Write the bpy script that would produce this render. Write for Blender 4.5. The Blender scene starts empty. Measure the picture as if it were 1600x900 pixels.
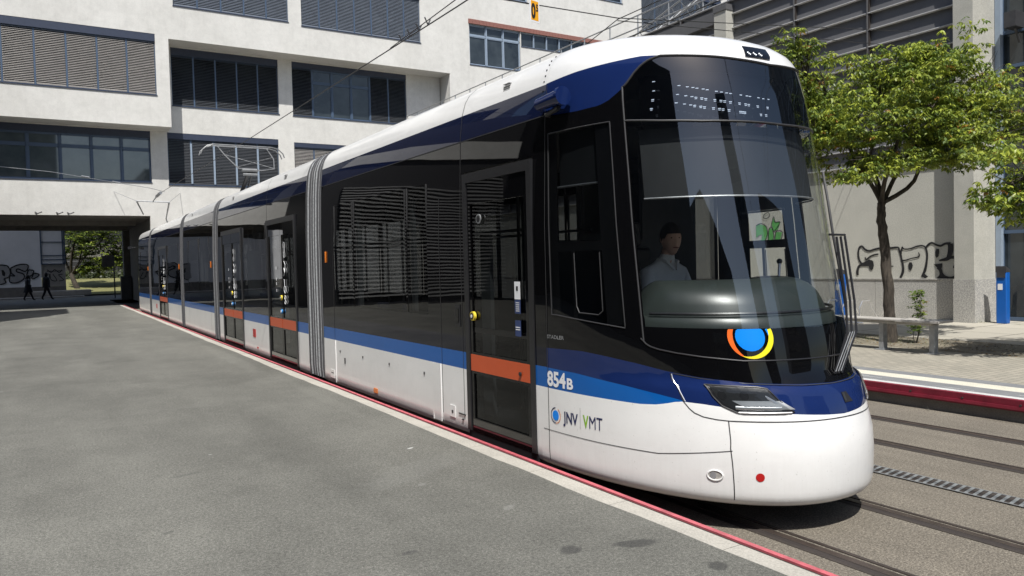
import bpy, bmesh, math, random
from mathutils import Vector, Matrix
R = math.radians
random.seed(7)
SC = bpy.context.scene
COL = SC.collection

# ---------------------------------------------------------------- materials
def newmat(name):
    m = bpy.data.materials.new(name); m.use_nodes = True
    nt = m.node_tree
    return m, nt, nt.nodes['Principled BSDF']
def L(nt, a, b): nt.links.new(a, b)
def coords(nt, scale=(1, 1, 1)):
    tc = nt.nodes.new('ShaderNodeTexCoord'); mp = nt.nodes.new('ShaderNodeMapping')
    mp.inputs['Scale'].default_value = scale
    L(nt, tc.outputs['Object'], mp.inputs['Vector']); return mp.outputs['Vector']
def noise(nt, vec, scale, detail=4, rough=.6):
    n = nt.nodes.new('ShaderNodeTexNoise'); n.inputs['Scale'].default_value = scale
    n.inputs['Detail'].default_value = detail; n.inputs['Roughness'].default_value = rough
    L(nt, vec, n.inputs['Vector']); return n.outputs['Fac']
def ramp(nt, fac, stops):
    r = nt.nodes.new('ShaderNodeValToRGB'); e = r.color_ramp.elements
    while len(e) < len(stops): e.new(.5)
    for el, (p, c) in zip(e, stops):
        el.position = p; el.color = (c[0], c[1], c[2], 1)
    L(nt, fac, r.inputs['Fac']); return r.outputs['Color']
def mixc(nt, fac, a, b, mode='MIX'):
    m = nt.nodes.new('ShaderNodeMix'); m.data_type = 'RGBA'; m.blend_type = mode
    for sock, v in ((m.inputs[0], fac), (m.inputs[6], a), (m.inputs[7], b)):
        if hasattr(v, 'links'): L(nt, v, sock)
        elif isinstance(v, (int, float)): sock.default_value = v
        else: sock.default_value = (v[0], v[1], v[2], 1)
    return m.outputs[2]
def bump(nt, p, h, strength=.3, dist=.01):
    b = nt.nodes.new('ShaderNodeBump'); b.inputs['Strength'].default_value = strength
    b.inputs['Distance'].default_value = dist
    L(nt, h, b.inputs['Height']); L(nt, b.outputs['Normal'], p.inputs['Normal'])
def g(v): return (v, v, v)
def sc(c, k): return tuple(x * k for x in c)
def plain(name, c, rough=.6, metal=0, var=.12, scale=6, coat=0, fine=0, spec=.5):
    m, nt, p = newmat(name)
    v = coords(nt); n = noise(nt, v, scale, 5)
    col = ramp(nt, n, [(.3, sc(c, 1 - var)), (.7, sc(c, 1 + var))])
    if fine:
        n2 = noise(nt, v, fine, 2, .7)
        col = mixc(nt, .6, col, ramp(nt, n2, [(.35, g(.55)), (.65, g(1.0))]), 'MULTIPLY')
        bump(nt, p, n2, .3, .003)
    L(nt, col, p.inputs['Base Color'])
    p.inputs['Roughness'].default_value = rough; p.inputs['Metallic'].default_value = metal
    p.inputs['Specular IOR Level'].default_value = spec
    if coat:
        p.inputs['Coat Weight'].default_value = coat; p.inputs['Coat Roughness'].default_value = .03
    return m
def gloss_paint(name, c, rough=.25, wav=.0, dirt=.0, coat=1, spec=.5):
    m, nt, p = newmat(name)
    v = coords(nt); n = noise(nt, v, 3, 6, .7)
    col = ramp(nt, n, [(.3, sc(c, .93)), (.7, c)])
    if dirt:
        n3 = noise(nt, v, 60, 2, .5); col = mixc(nt, ramp(nt, n3, [(.70, g(0)), (.74, g(.35))]), col, (.3, .28, .25))
        n4 = noise(nt, coords(nt, (1, 1, 3)), 1.3, 5, .7); col = mixc(nt, ramp(nt, n4, [(.5, g(0)), (.75, g(.10))]), col, (.35, .33, .30))
        sp = nt.nodes.new('ShaderNodeSeparateXYZ'); tc = nt.nodes.new('ShaderNodeNewGeometry')
        L(nt, tc.outputs['Position'], sp.inputs[0])
        mr = nt.nodes.new('ShaderNodeMapRange'); mr.inputs[1].default_value = .75; mr.inputs[2].default_value = .2
        L(nt, sp.outputs['Z'], mr.inputs[0])
        vs = coords(nt, (14, 14, 1.2)); ns = noise(nt, vs, 2.5, 5)
        mm = nt.nodes.new('ShaderNodeMath'); mm.operation = 'MULTIPLY'; L(nt, mr.outputs[0], mm.inputs[0]); L(nt, ns, mm.inputs[1])
        m2 = nt.nodes.new('ShaderNodeMath'); m2.operation = 'MULTIPLY'; L(nt, mm.outputs[0], m2.inputs[0]); m2.inputs[1].default_value = dirt
        col = mixc(nt, m2.outputs[0], col, (.25, .22, .18))
    L(nt, col, p.inputs['Base Color'])
    p.inputs['Roughness'].default_value = rough; p.inputs['Specular IOR Level'].default_value = spec
    p.inputs['Coat Weight'].default_value = coat; p.inputs['Coat Roughness'].default_value = .015
    if wav:
        vw = coords(nt, (1, .35, 1)); nw = noise(nt, vw, 2.2, 2, .4)
        b = nt.nodes.new('ShaderNodeBump'); b.inputs['Strength'].default_value = wav; b.inputs['Distance'].default_value = .02
        L(nt, nw, b.inputs['Height'])
        L(nt, b.outputs['Normal'], p.inputs['Coat Normal']); L(nt, b.outputs['Normal'], p.inputs['Normal'])
    return m
def glass(name, tint, ior=1.5, wav=.0, refl=1.0, k_=1.5):
    m, nt, p = newmat(name); nt.nodes.remove(p)
    out = nt.nodes['Material Output']
    tr = nt.nodes.new('ShaderNodeBsdfTransparent'); gl = nt.nodes.new('ShaderNodeBsdfGlossy')
    # faint dust and smears in the pane
    v = coords(nt, (1, 1, .25)); n = noise(nt, v, 9, 5)
    tc = ramp(nt, n, [(.3, sc(tint, .92)), (.7, tint)]); L(nt, tc, tr.inputs['Color'])
    gl.inputs['Roughness'].default_value = .01; gl.inputs['Color'].default_value = (refl, refl, refl, 1)
    # Schlick reflectance of a thin pane, the same from both sides
    ge = nt.nodes.new('ShaderNodeNewGeometry'); dt = nt.nodes.new('ShaderNodeVectorMath'); dt.operation = 'DOT_PRODUCT'
    L(nt, ge.outputs['Normal'], dt.inputs[0]); L(nt, ge.outputs['Incoming'], dt.inputs[1])
    def mth(op, a, b=None):
        n = nt.nodes.new('ShaderNodeMath'); n.operation = op
        if hasattr(a, 'links'): L(nt, a, n.inputs[0])
        else: n.inputs[0].default_value = a
        if b is not None:
            if hasattr(b, 'links'): L(nt, b, n.inputs[1])
            else: n.inputs[1].default_value = b
        return n.outputs[0]
    f0 = k_ * ((ior - 1) / (ior + 1)) ** 2
    fac = mth('ADD', mth('MULTIPLY', mth('POWER', mth('SUBTRACT', 1.0, mth('ABSOLUTE', dt.outputs['Value'])), 5.0), 1 - f0), f0)
    mx = nt.nodes.new('ShaderNodeMixShader')
    L(nt, fac, mx.inputs[0]); L(nt, tr.outputs[0], mx.inputs[1]); L(nt, gl.outputs[0], mx.inputs[2])
    if wav:
        vw = coords(nt, (1, .4, 1)); nw = noise(nt, vw, 2.2, 2, .4)
        b = nt.nodes.new('ShaderNodeBump'); b.inputs['Strength'].default_value = wav; b.inputs['Distance'].default_value = .02
        L(nt, nw, b.inputs['Height']); L(nt, b.outputs['Normal'], gl.inputs['Normal'])
    L(nt, mx.outputs[0], out.inputs['Surface'])
    return m
def emis(name, c, s):
    m, nt, p = newmat(name)
    p.inputs['Base Color'].default_value = (*c, 1); p.inputs['Emission Color'].default_value = (*c, 1)
    p.inputs['Emission Strength'].default_value = s; return m
M = {}
def mk():
    M['white'] = gloss_paint('tram_white', (.80, .80, .79), .3, .015, .22, coat=.5)
    M['lblue'] = gloss_paint('tram_light_blue', (.003, .095, .36), .3, .02, coat=.5, spec=.2)
    M['dblue'] = gloss_paint('tram_dark_blue', (.008, .020, .092), .2, .05, spec=0)
    M['black'] = gloss_paint('tram_black', (.003, .003, .0035), .08, .06, spec=0)
    M['inner'] = plain('tram_inner_lining', (.05, .055, .06), .5)
    M['glass_side'] = glass('tram_tinted_glass', (.22, .23, .24), 1.5, .06, k_=1.0)
    M['glass_cab'] = glass('cab_side_glass', (.42, .44, .45), 1.45, .02)
    M['glass_ws'] = glass('windscreen_glass', (.88, .90, .90), 1.5, .0, k_=2.8)
    M['glass_disp'] = glass('display_glass', (.34, .36, .38), 1.5, .0, k_=3.2)
    M['satin'] = plain('satin_black_metal', (.018, .018, .02), .35)
    M['rubber'] = plain('rubber_seal', (.03, .03, .032), .55)
    M['bellows'] = plain('bellows_fabric', (.27, .28, .29), .6, var=.25, scale=30)
    M['orange'] = plain('door_orange', (.52, .085, .024), .35, var=.03)
    M['yellow'] = plain('button_yellow', (.7, .55, .05), .4)
    M['buttonblue'] = plain('button_blue', (.03, .2, .5), .4)
    M['sticker'] = plain('sticker_white', (.75, .76, .78), .5, var=.03)
    M['stickerblue'] = plain('sticker_navy', (.03, .05, .14), .5)
    M['navy'] = plain('lettering_navy', (.012, .018, .08), .4)
    M['green'] = plain('lettering_green', (.22, .42, .03), .4)
    M['logoblue'] = plain('logo_blue', (.0, .22, .80), .3, var=.02)
    M['logoorange'] = plain('logo_orange', (.80, .14, .02), .3, var=.02)
    M['logoyellow'] = plain('logo_yellow', (.85, .72, .02), .3, var=.02)
    M['red'] = plain('signal_red', (.42, .01, .01), .4, var=.03)
    M['reflector'] = plain('amber_reflector', (.62, .17, .02), .25)
    M['chrome'] = plain('chrome', (.75, .75, .76), .28, metal=.7)
    M['lens'] = glass('lamp_lens', (.70, .72, .73), 1.5, k_=.6)
    M['lampin'] = plain('lamp_interior', (.035, .036, .038), .3)
    M['led'] = emis('display_led', (.80, .88, 1.0), 1.6)
    M['ledlamp'] = emis('roof_lamp_led', (.9, .95, 1.0), 1.2)
    M['dash'] = plain('dashboard_vinyl', (.034, .042, .039), .33, var=.05, spec=.6)
    M['blind'] = plain('roller_blind', (.012, .014, .016), .8)
    M['seat'] = plain('seat_fabric', (.03, .04, .09), .9)
    M['grey'] = plain('interior_grey', (.32, .34, .33), .5)
    M['yellowbar'] = plain('grab_rail', (.35, .36, .37), .3, metal=.7)
    M['roofgrey'] = plain('roof_grey', (.35, .35, .35), .7)
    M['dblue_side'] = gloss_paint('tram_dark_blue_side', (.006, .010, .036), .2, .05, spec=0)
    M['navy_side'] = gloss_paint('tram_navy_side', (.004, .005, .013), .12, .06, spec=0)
    M['fold_shade'] = plain('bellows_fold_shade', (.06, .06, .065), .8)  # dark tone painted in as fold shade, so the bellows folds read
    M['lampplate'] = plain('lamp_plate', (.42, .43, .44), .3, metal=.3)
    M['panto'] = plain('pantograph_metal', (.20, .205, .21), .5, metal=.4)
    M['metal'] = plain('galvanised_steel', (.33, .34, .35), .45, metal=.5, var=.2, scale=12)
    M['darkmetal'] = plain('dark_steel', (.06, .06, .065), .5, metal=.3)
    M['wire'] = plain('copper_wire', (.03, .03, .03), .6)
    # building
    m, nt, p = newmat('render_plaster'); v = coords(nt)
    a = noise(nt, v, .5, 6, .65); b_ = noise(nt, v, 28, 3, .7); c = noise(nt, v, 3.2, 6, .75)
    col = ramp(nt, a, [(.3, (.61, .598, .562)), (.7, (.71, .697, .66))])
    col = mixc(nt, .5, col, ramp(nt, b_, [(.35, g(.82)), (.65, g(1.0))]), 'MULTIPLY')
    col = mixc(nt, .7, col, ramp(nt, c, [(.35, g(.88)), (.62, g(1.03))]), 'MULTIPLY')
    c2 = noise(nt, coords(nt, (6, 6, .3)), .8, 4); col = mixc(nt, .30, col, ramp(nt, c2, [(.30, g(.86)), (.5, g(1.0))]), 'MULTIPLY')
    L(nt, col, p.inputs['Base Color']); p.inputs['Roughness'].default_value = .9; bump(nt, p, b_, .35, .01)
    M['plaster'] = m
    M['plaster2'] = plain('plaster_right_building', (.54, .53, .47), .9, var=.05, scale=1.5, fine=45)
    M['column'] = plain('column_concrete', (.50, .49, .44), .9, var=.08, scale=2.5, fine=60)
    # plinth : terrazzo like
    m, nt, p = newmat('terrazzo_plinth'); v = coords(nt)
    b_ = noise(nt, v, 42, 3, .8); a = noise(nt, v, 1.2, 4)
    col = mixc(nt, .55, ramp(nt, b_, [(.36, g(.22)), (.62, (.58, .56, .51))]), ramp(nt, a, [(.3, g(.7)), (.7, g(1))]), 'MULTIPLY')
    L(nt, col, p.inputs['Base Color']); p.inputs['Roughness'].default_value = .85; M['plinth'] = m
    M['cladding'] = plain('grey_metal_cladding', (.105, .105, .11), .45, var=.06, scale=2)
    M['ledge'] = plain('cladding_ledge', (.5, .5, .5), .5, var=.1)
    M['winframe'] = plain('window_frame_bluegrey', (.065, .10, .16), .45, var=.05)
    M['winframelight'] = plain('window_frame_light', (.26, .32, .40), .45, var=.05)
    M['darkband'] = plain('blind_box_dark', (.03, .04, .07), .5)
    M['slat'] = plain('blind_slat', (.34, .32, .30), .5, var=.1, scale=3)
    M['slatdark'] = plain('blind_slat_dark', (.07, .075, .085), .5, var=.1, scale=3)
    M['slatblue'] = plain('blind_slat_bluegrey', (.22, .25, .30), .5, var=.1, scale=3)
    M['glass_b'] = None
    m, nt, p = newmat('building_glass'); v = coords(nt); n = noise(nt, v, .8, 3)
    L(nt, ramp(nt, n, [(.35, (.012, .016, .02)), (.7, (.045, .055, .06))]), p.inputs['Base Color'])
    p.inputs['Roughness'].default_value = .04; p.inputs['Specular IOR Level'].default_value = .8; M['glass_b'] = m
    m, nt, p = newmat('building_glass_curtained'); v = coords(nt); n = noise(nt, v, 1.1, 3)
    L(nt, ramp(nt, n, [(.35, (.05, .065, .07)), (.7, (.10, .12, .12))]), p.inputs['Base Color'])
    p.inputs['Roughness'].default_value = .03; p.inputs['Specular IOR Level'].default_value = 1; p.inputs['Coat Weight'].default_value = 1; M['glass_c'] = m
    M['brick'] = plain('brick_lintel', (.24, .105, .085), .85, var=.15, scale=14)
    M['darkpanel'] = plain('dark_wing_facade', (.03, .03, .033), .5)
    M['backwall'] = plain('far_wall_plaster', (.82, .83, .86), .9, var=.06, scale=.8)
    M['slatwing'] = plain('tower_slats', (.27, .27, .265), .5, var=.3, scale=.5)
    M['paintblack'] = plain('spray_black', (.012, .012, .014), .6)
    M['paintgrey'] = plain('spray_grey', (.33, .33, .34), .7)
    M['paintgreen'] = plain('spray_green', (.10, .36, .09), .7)
    # grounds
    m, nt, p = newmat('asphalt'); v = coords(nt)
    fine = noise(nt, v, 150, 3, .85); mid = noise(nt, v, 1.1, 7, .7); big = noise(nt, coords(nt, (.55, .12, 1)), 1.4, 5, .6)
    vo = nt.nodes.new('ShaderNodeTexVoronoi'); vo.inputs['Scale'].default_value = 95; L(nt, v, vo.inputs['Vector'])
    g2_ = noise(nt, v, 48, 3, .8)
    col = ramp(nt, fine, [(.3, (.058, .057, .048)), (.5, (.138, .136, .119)), (.70, (.27, .266, .235))])
    col = mixc(nt, .9, col, ramp(nt, g2_, [(.36, g(.62)), (.5, g(.95)), (.66, g(1.35))]), 'MULTIPLY')
    col = mixc(nt, .85, col, ramp(nt, mid, [(.3, g(.72)), (.7, g(1.12))]), 'MULTIPLY')
    col = mixc(nt, .9, col, ramp(nt, big, [(.35, g(.78)), (.65, g(1.14))]), 'MULTIPLY')
    # scuff streaks left by tyres and feet
    st = noise(nt, coords(nt, (.9, 7, 1)), 1.1, 6, .7)
    col = mixc(nt, ramp(nt, st, [(.58, g(0)), (.72, g(.10))]), col, (.28, .28, .26))
    # dark oil stains with a shape of their own
    geo = nt.nodes.new('ShaderNodeNewGeometry'); wob = noise(nt, v, 7, 4)
    def stain(cx, cy, rx, ry, ang, strength, c, prev):
        mp = nt.nodes.new('ShaderNodeMapping'); mp.vector_type = 'TEXTURE'
        mp.inputs['Location'].default_value = (cx, cy, .25); mp.inputs['Rotation'].default_value = (0, 0, ang)
        mp.inputs['Scale'].default_value = (rx, ry, 1); L(nt, geo.outputs['Position'], mp.inputs['Vector'])
        ln = nt.nodes.new('ShaderNodeVectorMath'); ln.operation = 'LENGTH'; L(nt, mp.outputs[0], ln.inputs[0])
        ad = nt.nodes.new('ShaderNodeMath'); ad.operation = 'MULTIPLY_ADD'; ad.inputs[1].default_value = 1.6
        L(nt, wob, ad.inputs[0]); L(nt, ln.outputs['Value'], ad.inputs[2])
        f = ramp(nt, ad.outputs[0], [(0, g(strength)), (1, g(0))])
        r = f.node; r.color_ramp.elements[0].position = .0
        mr = nt.nodes.new('ShaderNodeMapRange'); mr.inputs[1].default_value = 1.45; mr.inputs[2].default_value = 1.8
        mr.inputs[3].default_value = strength; mr.inputs[4].default_value = 0
        L(nt, ad.outputs[0], mr.inputs[0])
        return mixc(nt, mr.outputs[0], prev, c)
    for s in ((2.86, 3.36, .17, .06, -.45, .6, (.02, .02, .02)), (.6, 5.2, .05, .02, .3, .45, (.03, .03, .03)), (1.3, 3.6, .03, .02, .3, .5, (.03, .03, .03)), (-.2, 8.5, .10, .03, .5, .35, (.04, .04, .04)), (.9, 6.6, .14, .04, .2, .3, (.04, .04, .04)), (2.95, 9.6, 2.2, .10, 1.55, .07, (.32, .32, .28)), (2.9, 15, 3.5, .16, 1.56, .09, (.34, .34, .30)), (1.2, 7.2, .018, .015, 0, .5, (.45, .45, .43)), (-.6, 13, .03, .02, 0, .5, (.5, .5, .48)), (2.5, 5.6, .8, .22, .45, .10, (.27, .27, .25)), (2.50, 3.50, .07, .07, 0, .6, (.025, .025, .025)),
              (3.02, 2.86, .08, .06, .4, .6, (.02, .02, .02)), (1.72, 4.0, .05, .03, 0, .5, (.03, .03, .03)),
              (2.6, 4.35, .06, .03, .5, .25, (.3, .3, .28)), (2.35, 5.2, .04, .03, .3, .25, (.3, .3, .28)), (2.75, 6.3, .045, .02, .3, .7, (.7, .7, .68)),
               (1.2, 2.9, .10, .05, 1.2, .35, (.03, .03, .03))):
        col = stain(*s, col)
    L(nt, col, p.inputs['Base Color']); p.inputs['Roughness'].default_value = .85; bump(nt, p, fine, .45, .004); M['asphalt'] = m
    m, nt, p = newmat('exposed_aggregate'); v = coords(nt)
    fine = noise(nt, v, 85, 3, .85); mid = noise(nt, v, 1.3, 6, .7); strk = noise(nt, coords(nt, (5, .25, 1)), 1.2, 5)
    col = ramp(nt, fine, [(.3, (.055, .046, .035)), (.5, (.172, .150, .118)), (.72, (.38, .345, .285))])
    col = mixc(nt, .9, col, ramp(nt, noise(nt, v, 40, 3, .85), [(.36, g(.60)), (.5, g(.95)), (.66, g(1.3))]), 'MULTIPLY')
    col = mixc(nt, .7, col, ramp(nt, mid, [(.3, g(.72)), (.7, g(1.08))]), 'MULTIPLY')
    col = mixc(nt, .5, col, ramp(nt, strk, [(.35, g(.75)), (.65, g(1.05))]), 'MULTIPLY')
    L(nt, col, p.inputs['Base Color']); p.inputs['Roughness'].default_value = .9; bump(nt, p, fine, .5, .006); M['aggregate'] = m
    M['kerbwhite'] = plain('kerb_stone_pale', (.44, .415, .365), .85, var=.1, scale=3, fine=90)
    M['grate'] = plain('grate_bars', (.19, .20, .20), .5, var=.2, scale=8)
    M['kerbred_grazing'] = plain('platform_edge_red_grazing', (.20, .014, .032), .5, var=.25, scale=9)  # red edging, painted darker to stand for grazing sun on its face
    M['kerbred_toplit'] = plain('kerb_red_toplit', (.46, .10, .12), .55, var=.25, scale=9)  # same red edging, painted paler to stand for light from above
    M['concrete'] = plain('concrete_grey', (.20, .19, .175), .9, var=.15, scale=4, fine=60)
    M['concretelight'] = plain('concrete_light', (.42, .40, .37), .9, var=.1, scale=3, fine=50)
    M['stripe_white'] = plain('painted_white_line', (.62, .62, .60), .7, var=.1, fine=60)
    M['stripe_cream'] = plain('tactile_cream_paving', (.66, .63, .52), .8, var=.08, fine=60)
    M['stripe_grey'] = plain('grey_edge_paving', (.21, .215, .22), .8, var=.1, fine=60)
    M['rail'] = plain('rail_steel', (.10, .078, .066), .42, metal=.55, var=.25, scale=8)
    M['raildark'] = plain('rail_groove', (.035, .028, .025), .7)
    M['rubberstrip'] = plain('rail_filler', (.045, .036, .03), .8, var=.2, scale=10, fine=60)
    # block paving
    m, nt, p = newmat('block_paving'); v = coords(nt)
    br = nt.nodes.new('ShaderNodeTexBrick'); br.inputs['Scale'].default_value = 1
    br.inputs['Brick Width'].default_value = .2; br.inputs['Row Height'].default_value = .1; br.inputs['Mortar Size'].default_value = .005
    br.inputs['Color1'].default_value = (.36, .33, .27, 1); br.inputs['Color2'].default_value = (.30, .28, .23, 1); br.inputs['Mortar'].default_value = (.13, .12, .10, 1)
    L(nt, v, br.inputs['Vector']); fn = noise(nt, v, 60, 3, .8); md = noise(nt, v, 1.0, 5)
    col = mixc(nt, .6, br.outputs['Color'], ramp(nt, fn, [(.35, g(.72)), (.65, g(1.05))]), 'MULTIPLY')
    col = mixc(nt, .6, col, ramp(nt, md, [(.35, g(.85)), (.65, g(1.08))]), 'MULTIPLY')
    L(nt, col, p.inputs['Base Color']); p.inputs['Roughness'].default_value = .85; M['paving'] = m
    m, nt, p = newmat('slab_paving'); v = coords(nt)
    br = nt.nodes.new('ShaderNodeTexBrick'); br.inputs['Scale'].default_value = 1
    br.inputs['Brick Width'].default_value = 1.25; br.inputs['Row Height'].default_value = 1.25; br.inputs['Mortar Size'].default_value = .018; br.offset = 0
    br.inputs['Color1'].default_value = (.44, .41, .34, 1); br.inputs['Color2'].default_value = (.38, .355, .30, 1); br.inputs['Mortar'].default_value = (.13, .12, .10, 1)
    L(nt, v, br.inputs['Vector']); fn = noise(nt, v, 50, 3, .8)
    col = mixc(nt, .6, br.outputs['Color'], ramp(nt, fn, [(.35, g(.75)), (.65, g(1.05))]), 'MULTIPLY')
    L(nt, col, p.inputs['Base Color']); p.inputs['Roughness'].default_value = .85; M['slabs'] = m
    M['gravel'] = plain('planting_gravel', (.20, .175, .13), .95, var=.35, scale=3, fine=45)
    M['grass'] = plain('lawn', (.19, .185, .07), .9, var=.3, scale=5, fine=30)
    # vegetation
    def leaf(name, c):
        m, nt, p = newmat(name); nt.nodes.remove(p); out = nt.nodes['Material Output']
        v = coords(nt); n = noise(nt, v, 2.2, 4)
        col = ramp(nt, n, [(.3, sc(c, .7)), (.7, sc(c, 1.25))])
        d = nt.nodes.new('ShaderNodeBsdfPrincipled'); d.inputs['Roughness'].default_value = .45; t = nt.nodes.new('ShaderNodeBsdfTranslucent')
        L(nt, col, d.inputs['Base Color']); L(nt, col, t.inputs['Color'])
        mx = nt.nodes.new('ShaderNodeMixShader'); mx.inputs[0].default_value = .35
        L(nt, d.outputs[0], mx.inputs[1]); L(nt, t.outputs[0], mx.inputs[2]); L(nt, mx.outputs[0], out.inputs['Surface'])
        return m
    M['leaf1'] = leaf('leaf_bright', (.34, .39, .05)); M['leaf2'] = leaf('leaf_mid', (.22, .28, .04))
    M['leaf3'] = leaf('leaf_dark', (.10, .155, .03)); M['leaf4'] = leaf('leaf_turning', (.30, .16, .03))
    M['leaf5'] = leaf('leaf_far', (.05, .065, .022))
    M['seedpod'] = plain('dry_seed_pod', (.28, .27, .23), .8)
    m, nt, p = newmat('bark'); v = coords(nt, (1, 1, .25)); n = noise(nt, v, 22, 5, .7); n2 = noise(nt, coords(nt), 3, 4)
    col = mixc(nt, .6, ramp(nt, n, [(.35, (.022, .018, .014)), (.65, (.085, .07, .055))]), ramp(nt, n2, [(.4, g(.75)), (.65, g(1.4))]), 'MULTIPLY')
    L(nt, col, p.inputs['Base Color']); p.inputs['Roughness'].default_value = .9; bump(nt, p, n, .8, .015); M['bark'] = m
    # misc
    M['bluepaint'] = plain('blue_enamel', (.008, .10, .40), .35, var=.05)
    M['skin'] = plain('skin', (.70, .44, .34), .5, var=.05); M['hair'] = plain('dark_hair', (.02, .014, .01), .6)
    M['shirt'] = plain('white_shirt', (.82, .82, .82), .8, var=.05); M['darkcloth'] = plain('dark_cloth', (.015, .015, .02), .9)
    M['greycloth'] = plain('grey_cloth', (.10, .10, .11), .9); M['eye'] = plain('eye', (.02, .015, .01), .2)
    M['lip'] = plain('lips', (.30, .12, .10), .5)
    M['signorange'] = plain('sign_orange', (.80, .36, .01), .5, var=.03)
mk()

# ---------------------------------------------------------------- mesh builder
class MB:
    def __init__(s): s.v = []; s.f = []; s.m = []; s.st = []
    def mark(s): s.st.append((len(s.v), len(s.f)))
    def each(s, name, mats, parent=None, **k):
        """one object for every box or tube that was added"""
        out = []
        for (v0, f0), (v1, f1) in zip(s.st, s.st[1:] + [(len(s.v), len(s.f))]):
            q = MB(); q.v = s.v[v0:v1]; q.f = [tuple(i - v0 for i in f_) for f_ in s.f[f0:f1]]; q.m = s.m[f0:f1]
            out.append(q.build(name, mats, parent, **k))
        return out
    def face(s, pts, mi=0):
        b = len(s.v); s.v += [tuple(p) for p in pts]; s.f.append(tuple(range(b, b + len(pts)))); s.m.append(mi)
    def box(s, x0, x1, y0, y1, z0, z1, mi=0):
        s.mark()
        b = len(s.v)
        s.v += [(x0, y0, z0), (x1, y0, z0), (x1, y1, z0), (x0, y1, z0), (x0, y0, z1), (x1, y0, z1), (x1, y1, z1), (x0, y1, z1)]
        for q in ((0, 3, 2, 1), (4, 5, 6, 7), (0, 1, 5, 4), (1, 2, 6, 5), (2, 3, 7, 6), (3, 0, 4, 7)):
            s.f.append(tuple(b + i for i in q)); s.m.append(mi)
        return s
    def grid(s, rows, mi=0, close=False):
        n = len(rows[0]); b = len(s.v)
        for r in rows: s.v += [tuple(p) for p in r]
        for i in range(len(rows) - 1):
            for j in range(n - 1 + (1 if close else 0)):
                k = (j + 1) % n
                s.f.append((b + i * n + j, b + i * n + k, b + (i + 1) * n + k, b + (i + 1) * n + j)); s.m.append(mi)
    def tube(s, path, r, mi=0, n=8, caps=True):
        s.mark()
        P = [Vector(p) for p in path]; rr = r if isinstance(r, (list, tuple)) else [r] * len(P)
        rows = []; up = None
        for i, p in enumerate(P):
            d = (P[min(i + 1, len(P) - 1)] - P[max(i - 1, 0)])
            if d.length < 1e-9: d = Vector((0, 0, 1))
            d.normalize()
            if up is None: up = Vector((0, 0, 1)) if abs(d.z) < .9 else Vector((1, 0, 0))
            a = d.cross(up)
            if a.length < 1e-6: a = d.orthogonal()
            a.normalize(); b = a.cross(d).normalized(); up = b
            rows.append([p + (a * math.cos(2 * math.pi * k / n) + b * math.sin(2 * math.pi * k / n)) * rr[i] for k in range(n)])
        s.grid(rows, mi, True)
        if caps:
            s.face(rows[0][::-1], mi); s.face(rows[-1], mi)
        return s
    def prism(s, poly, fn, mi=0):
        """poly: list of 2d points; fn(u,v,d) -> 3d point ; d 0 back, 1 front"""
        a = [fn(u, v, 0) for u, v in poly]; b = [fn(u, v, 1) for u, v in poly]
        s.face(b, mi); s.face(a[::-1], mi)
        for i in range(len(poly)):
            j = (i + 1) % len(poly); s.face((a[i], a[j], b[j], b[i]), mi)
    def ball(s, c, r, mi=0, n=10, m=8):
        rx, ry, rz = r if isinstance(r, (tuple, list)) else (r, r, r)
        rows = []
        for i in range(m + 1):
            th = math.pi * i / m
            rows.append([(c[0] + rx * math.sin(th) * math.cos(2 * math.pi * k / n), c[1] + ry * math.sin(th) * math.sin(2 * math.pi * k / n), c[2] + rz * math.cos(th)) for k in range(n)])
        s.grid(rows, mi, True)
    def build(s, name, mats, parent=None, ang=35, origin=None, solid=0, merge=True, bevel=0):
        me = bpy.data.meshes.new(name)
        o_ = Vector(origin) if origin else Vector((0, 0, 0))
        me.from_pydata([tuple(Vector(v) - o_) for v in s.v] if origin else s.v, [], s.f)
        if not isinstance(mats, (list, tuple)): mats = [mats]
        for m in mats: me.materials.append(M[m] if isinstance(m, str) else m)
        me.polygons.foreach_set('material_index', s.m)
        if merge:
            bm = bmesh.new(); bm.from_mesh(me)
            bmesh.ops.remove_doubles(bm, verts=bm.verts, dist=.0004)
            bmesh.ops.dissolve_degenerate(bm, dist=.0003, edges=bm.edges)
            if len(s.f) < 60000 and merge == 2: bmesh.ops.recalc_face_normals(bm, faces=bm.faces)
            ca = math.radians(ang)
            for e in bm.edges:
                if len(e.link_faces) == 2:
                    try: e.smooth = e.calc_face_angle() < ca
                    except Exception: pass
            for f in bm.faces: f.smooth = True
            bm.to_mesh(me); bm.free()
        me.update()
        o = bpy.data.objects.new(name, me); COL.objects.link(o)
        if parent is not None: o.parent = parent
        if origin: o.location = o_ if parent is None else o_ - parent_loc(parent)
        elif parent is not None: o.location = -parent_loc(parent)
        if solid:
            md = o.modifiers.new('thickness', 'SOLIDIFY'); md.thickness = solid; md.offset = -1
        if bevel:
            md = o.modifiers.new('edge', 'BEVEL'); md.width = bevel; md.segments = 2; md.limit_method = 'ANGLE'
        return o
def parent_loc(p):
    v = Vector((0, 0, 0))
    while p is not None: v += p.location; p = p.parent
    return v
def tag(o, label, cat, group=None):
    o['label'] = label; o['category'] = cat
    if group: o['group'] = group
    return o
def struct(o): o['kind'] = 'structure'; return o
def thing(name, loc, label, cat, group=None):
    o = bpy.data.objects.new(name, None); COL.objects.link(o); o.location = loc; o.empty_display_size = .3
    return tag(o, label, cat, group)
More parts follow.
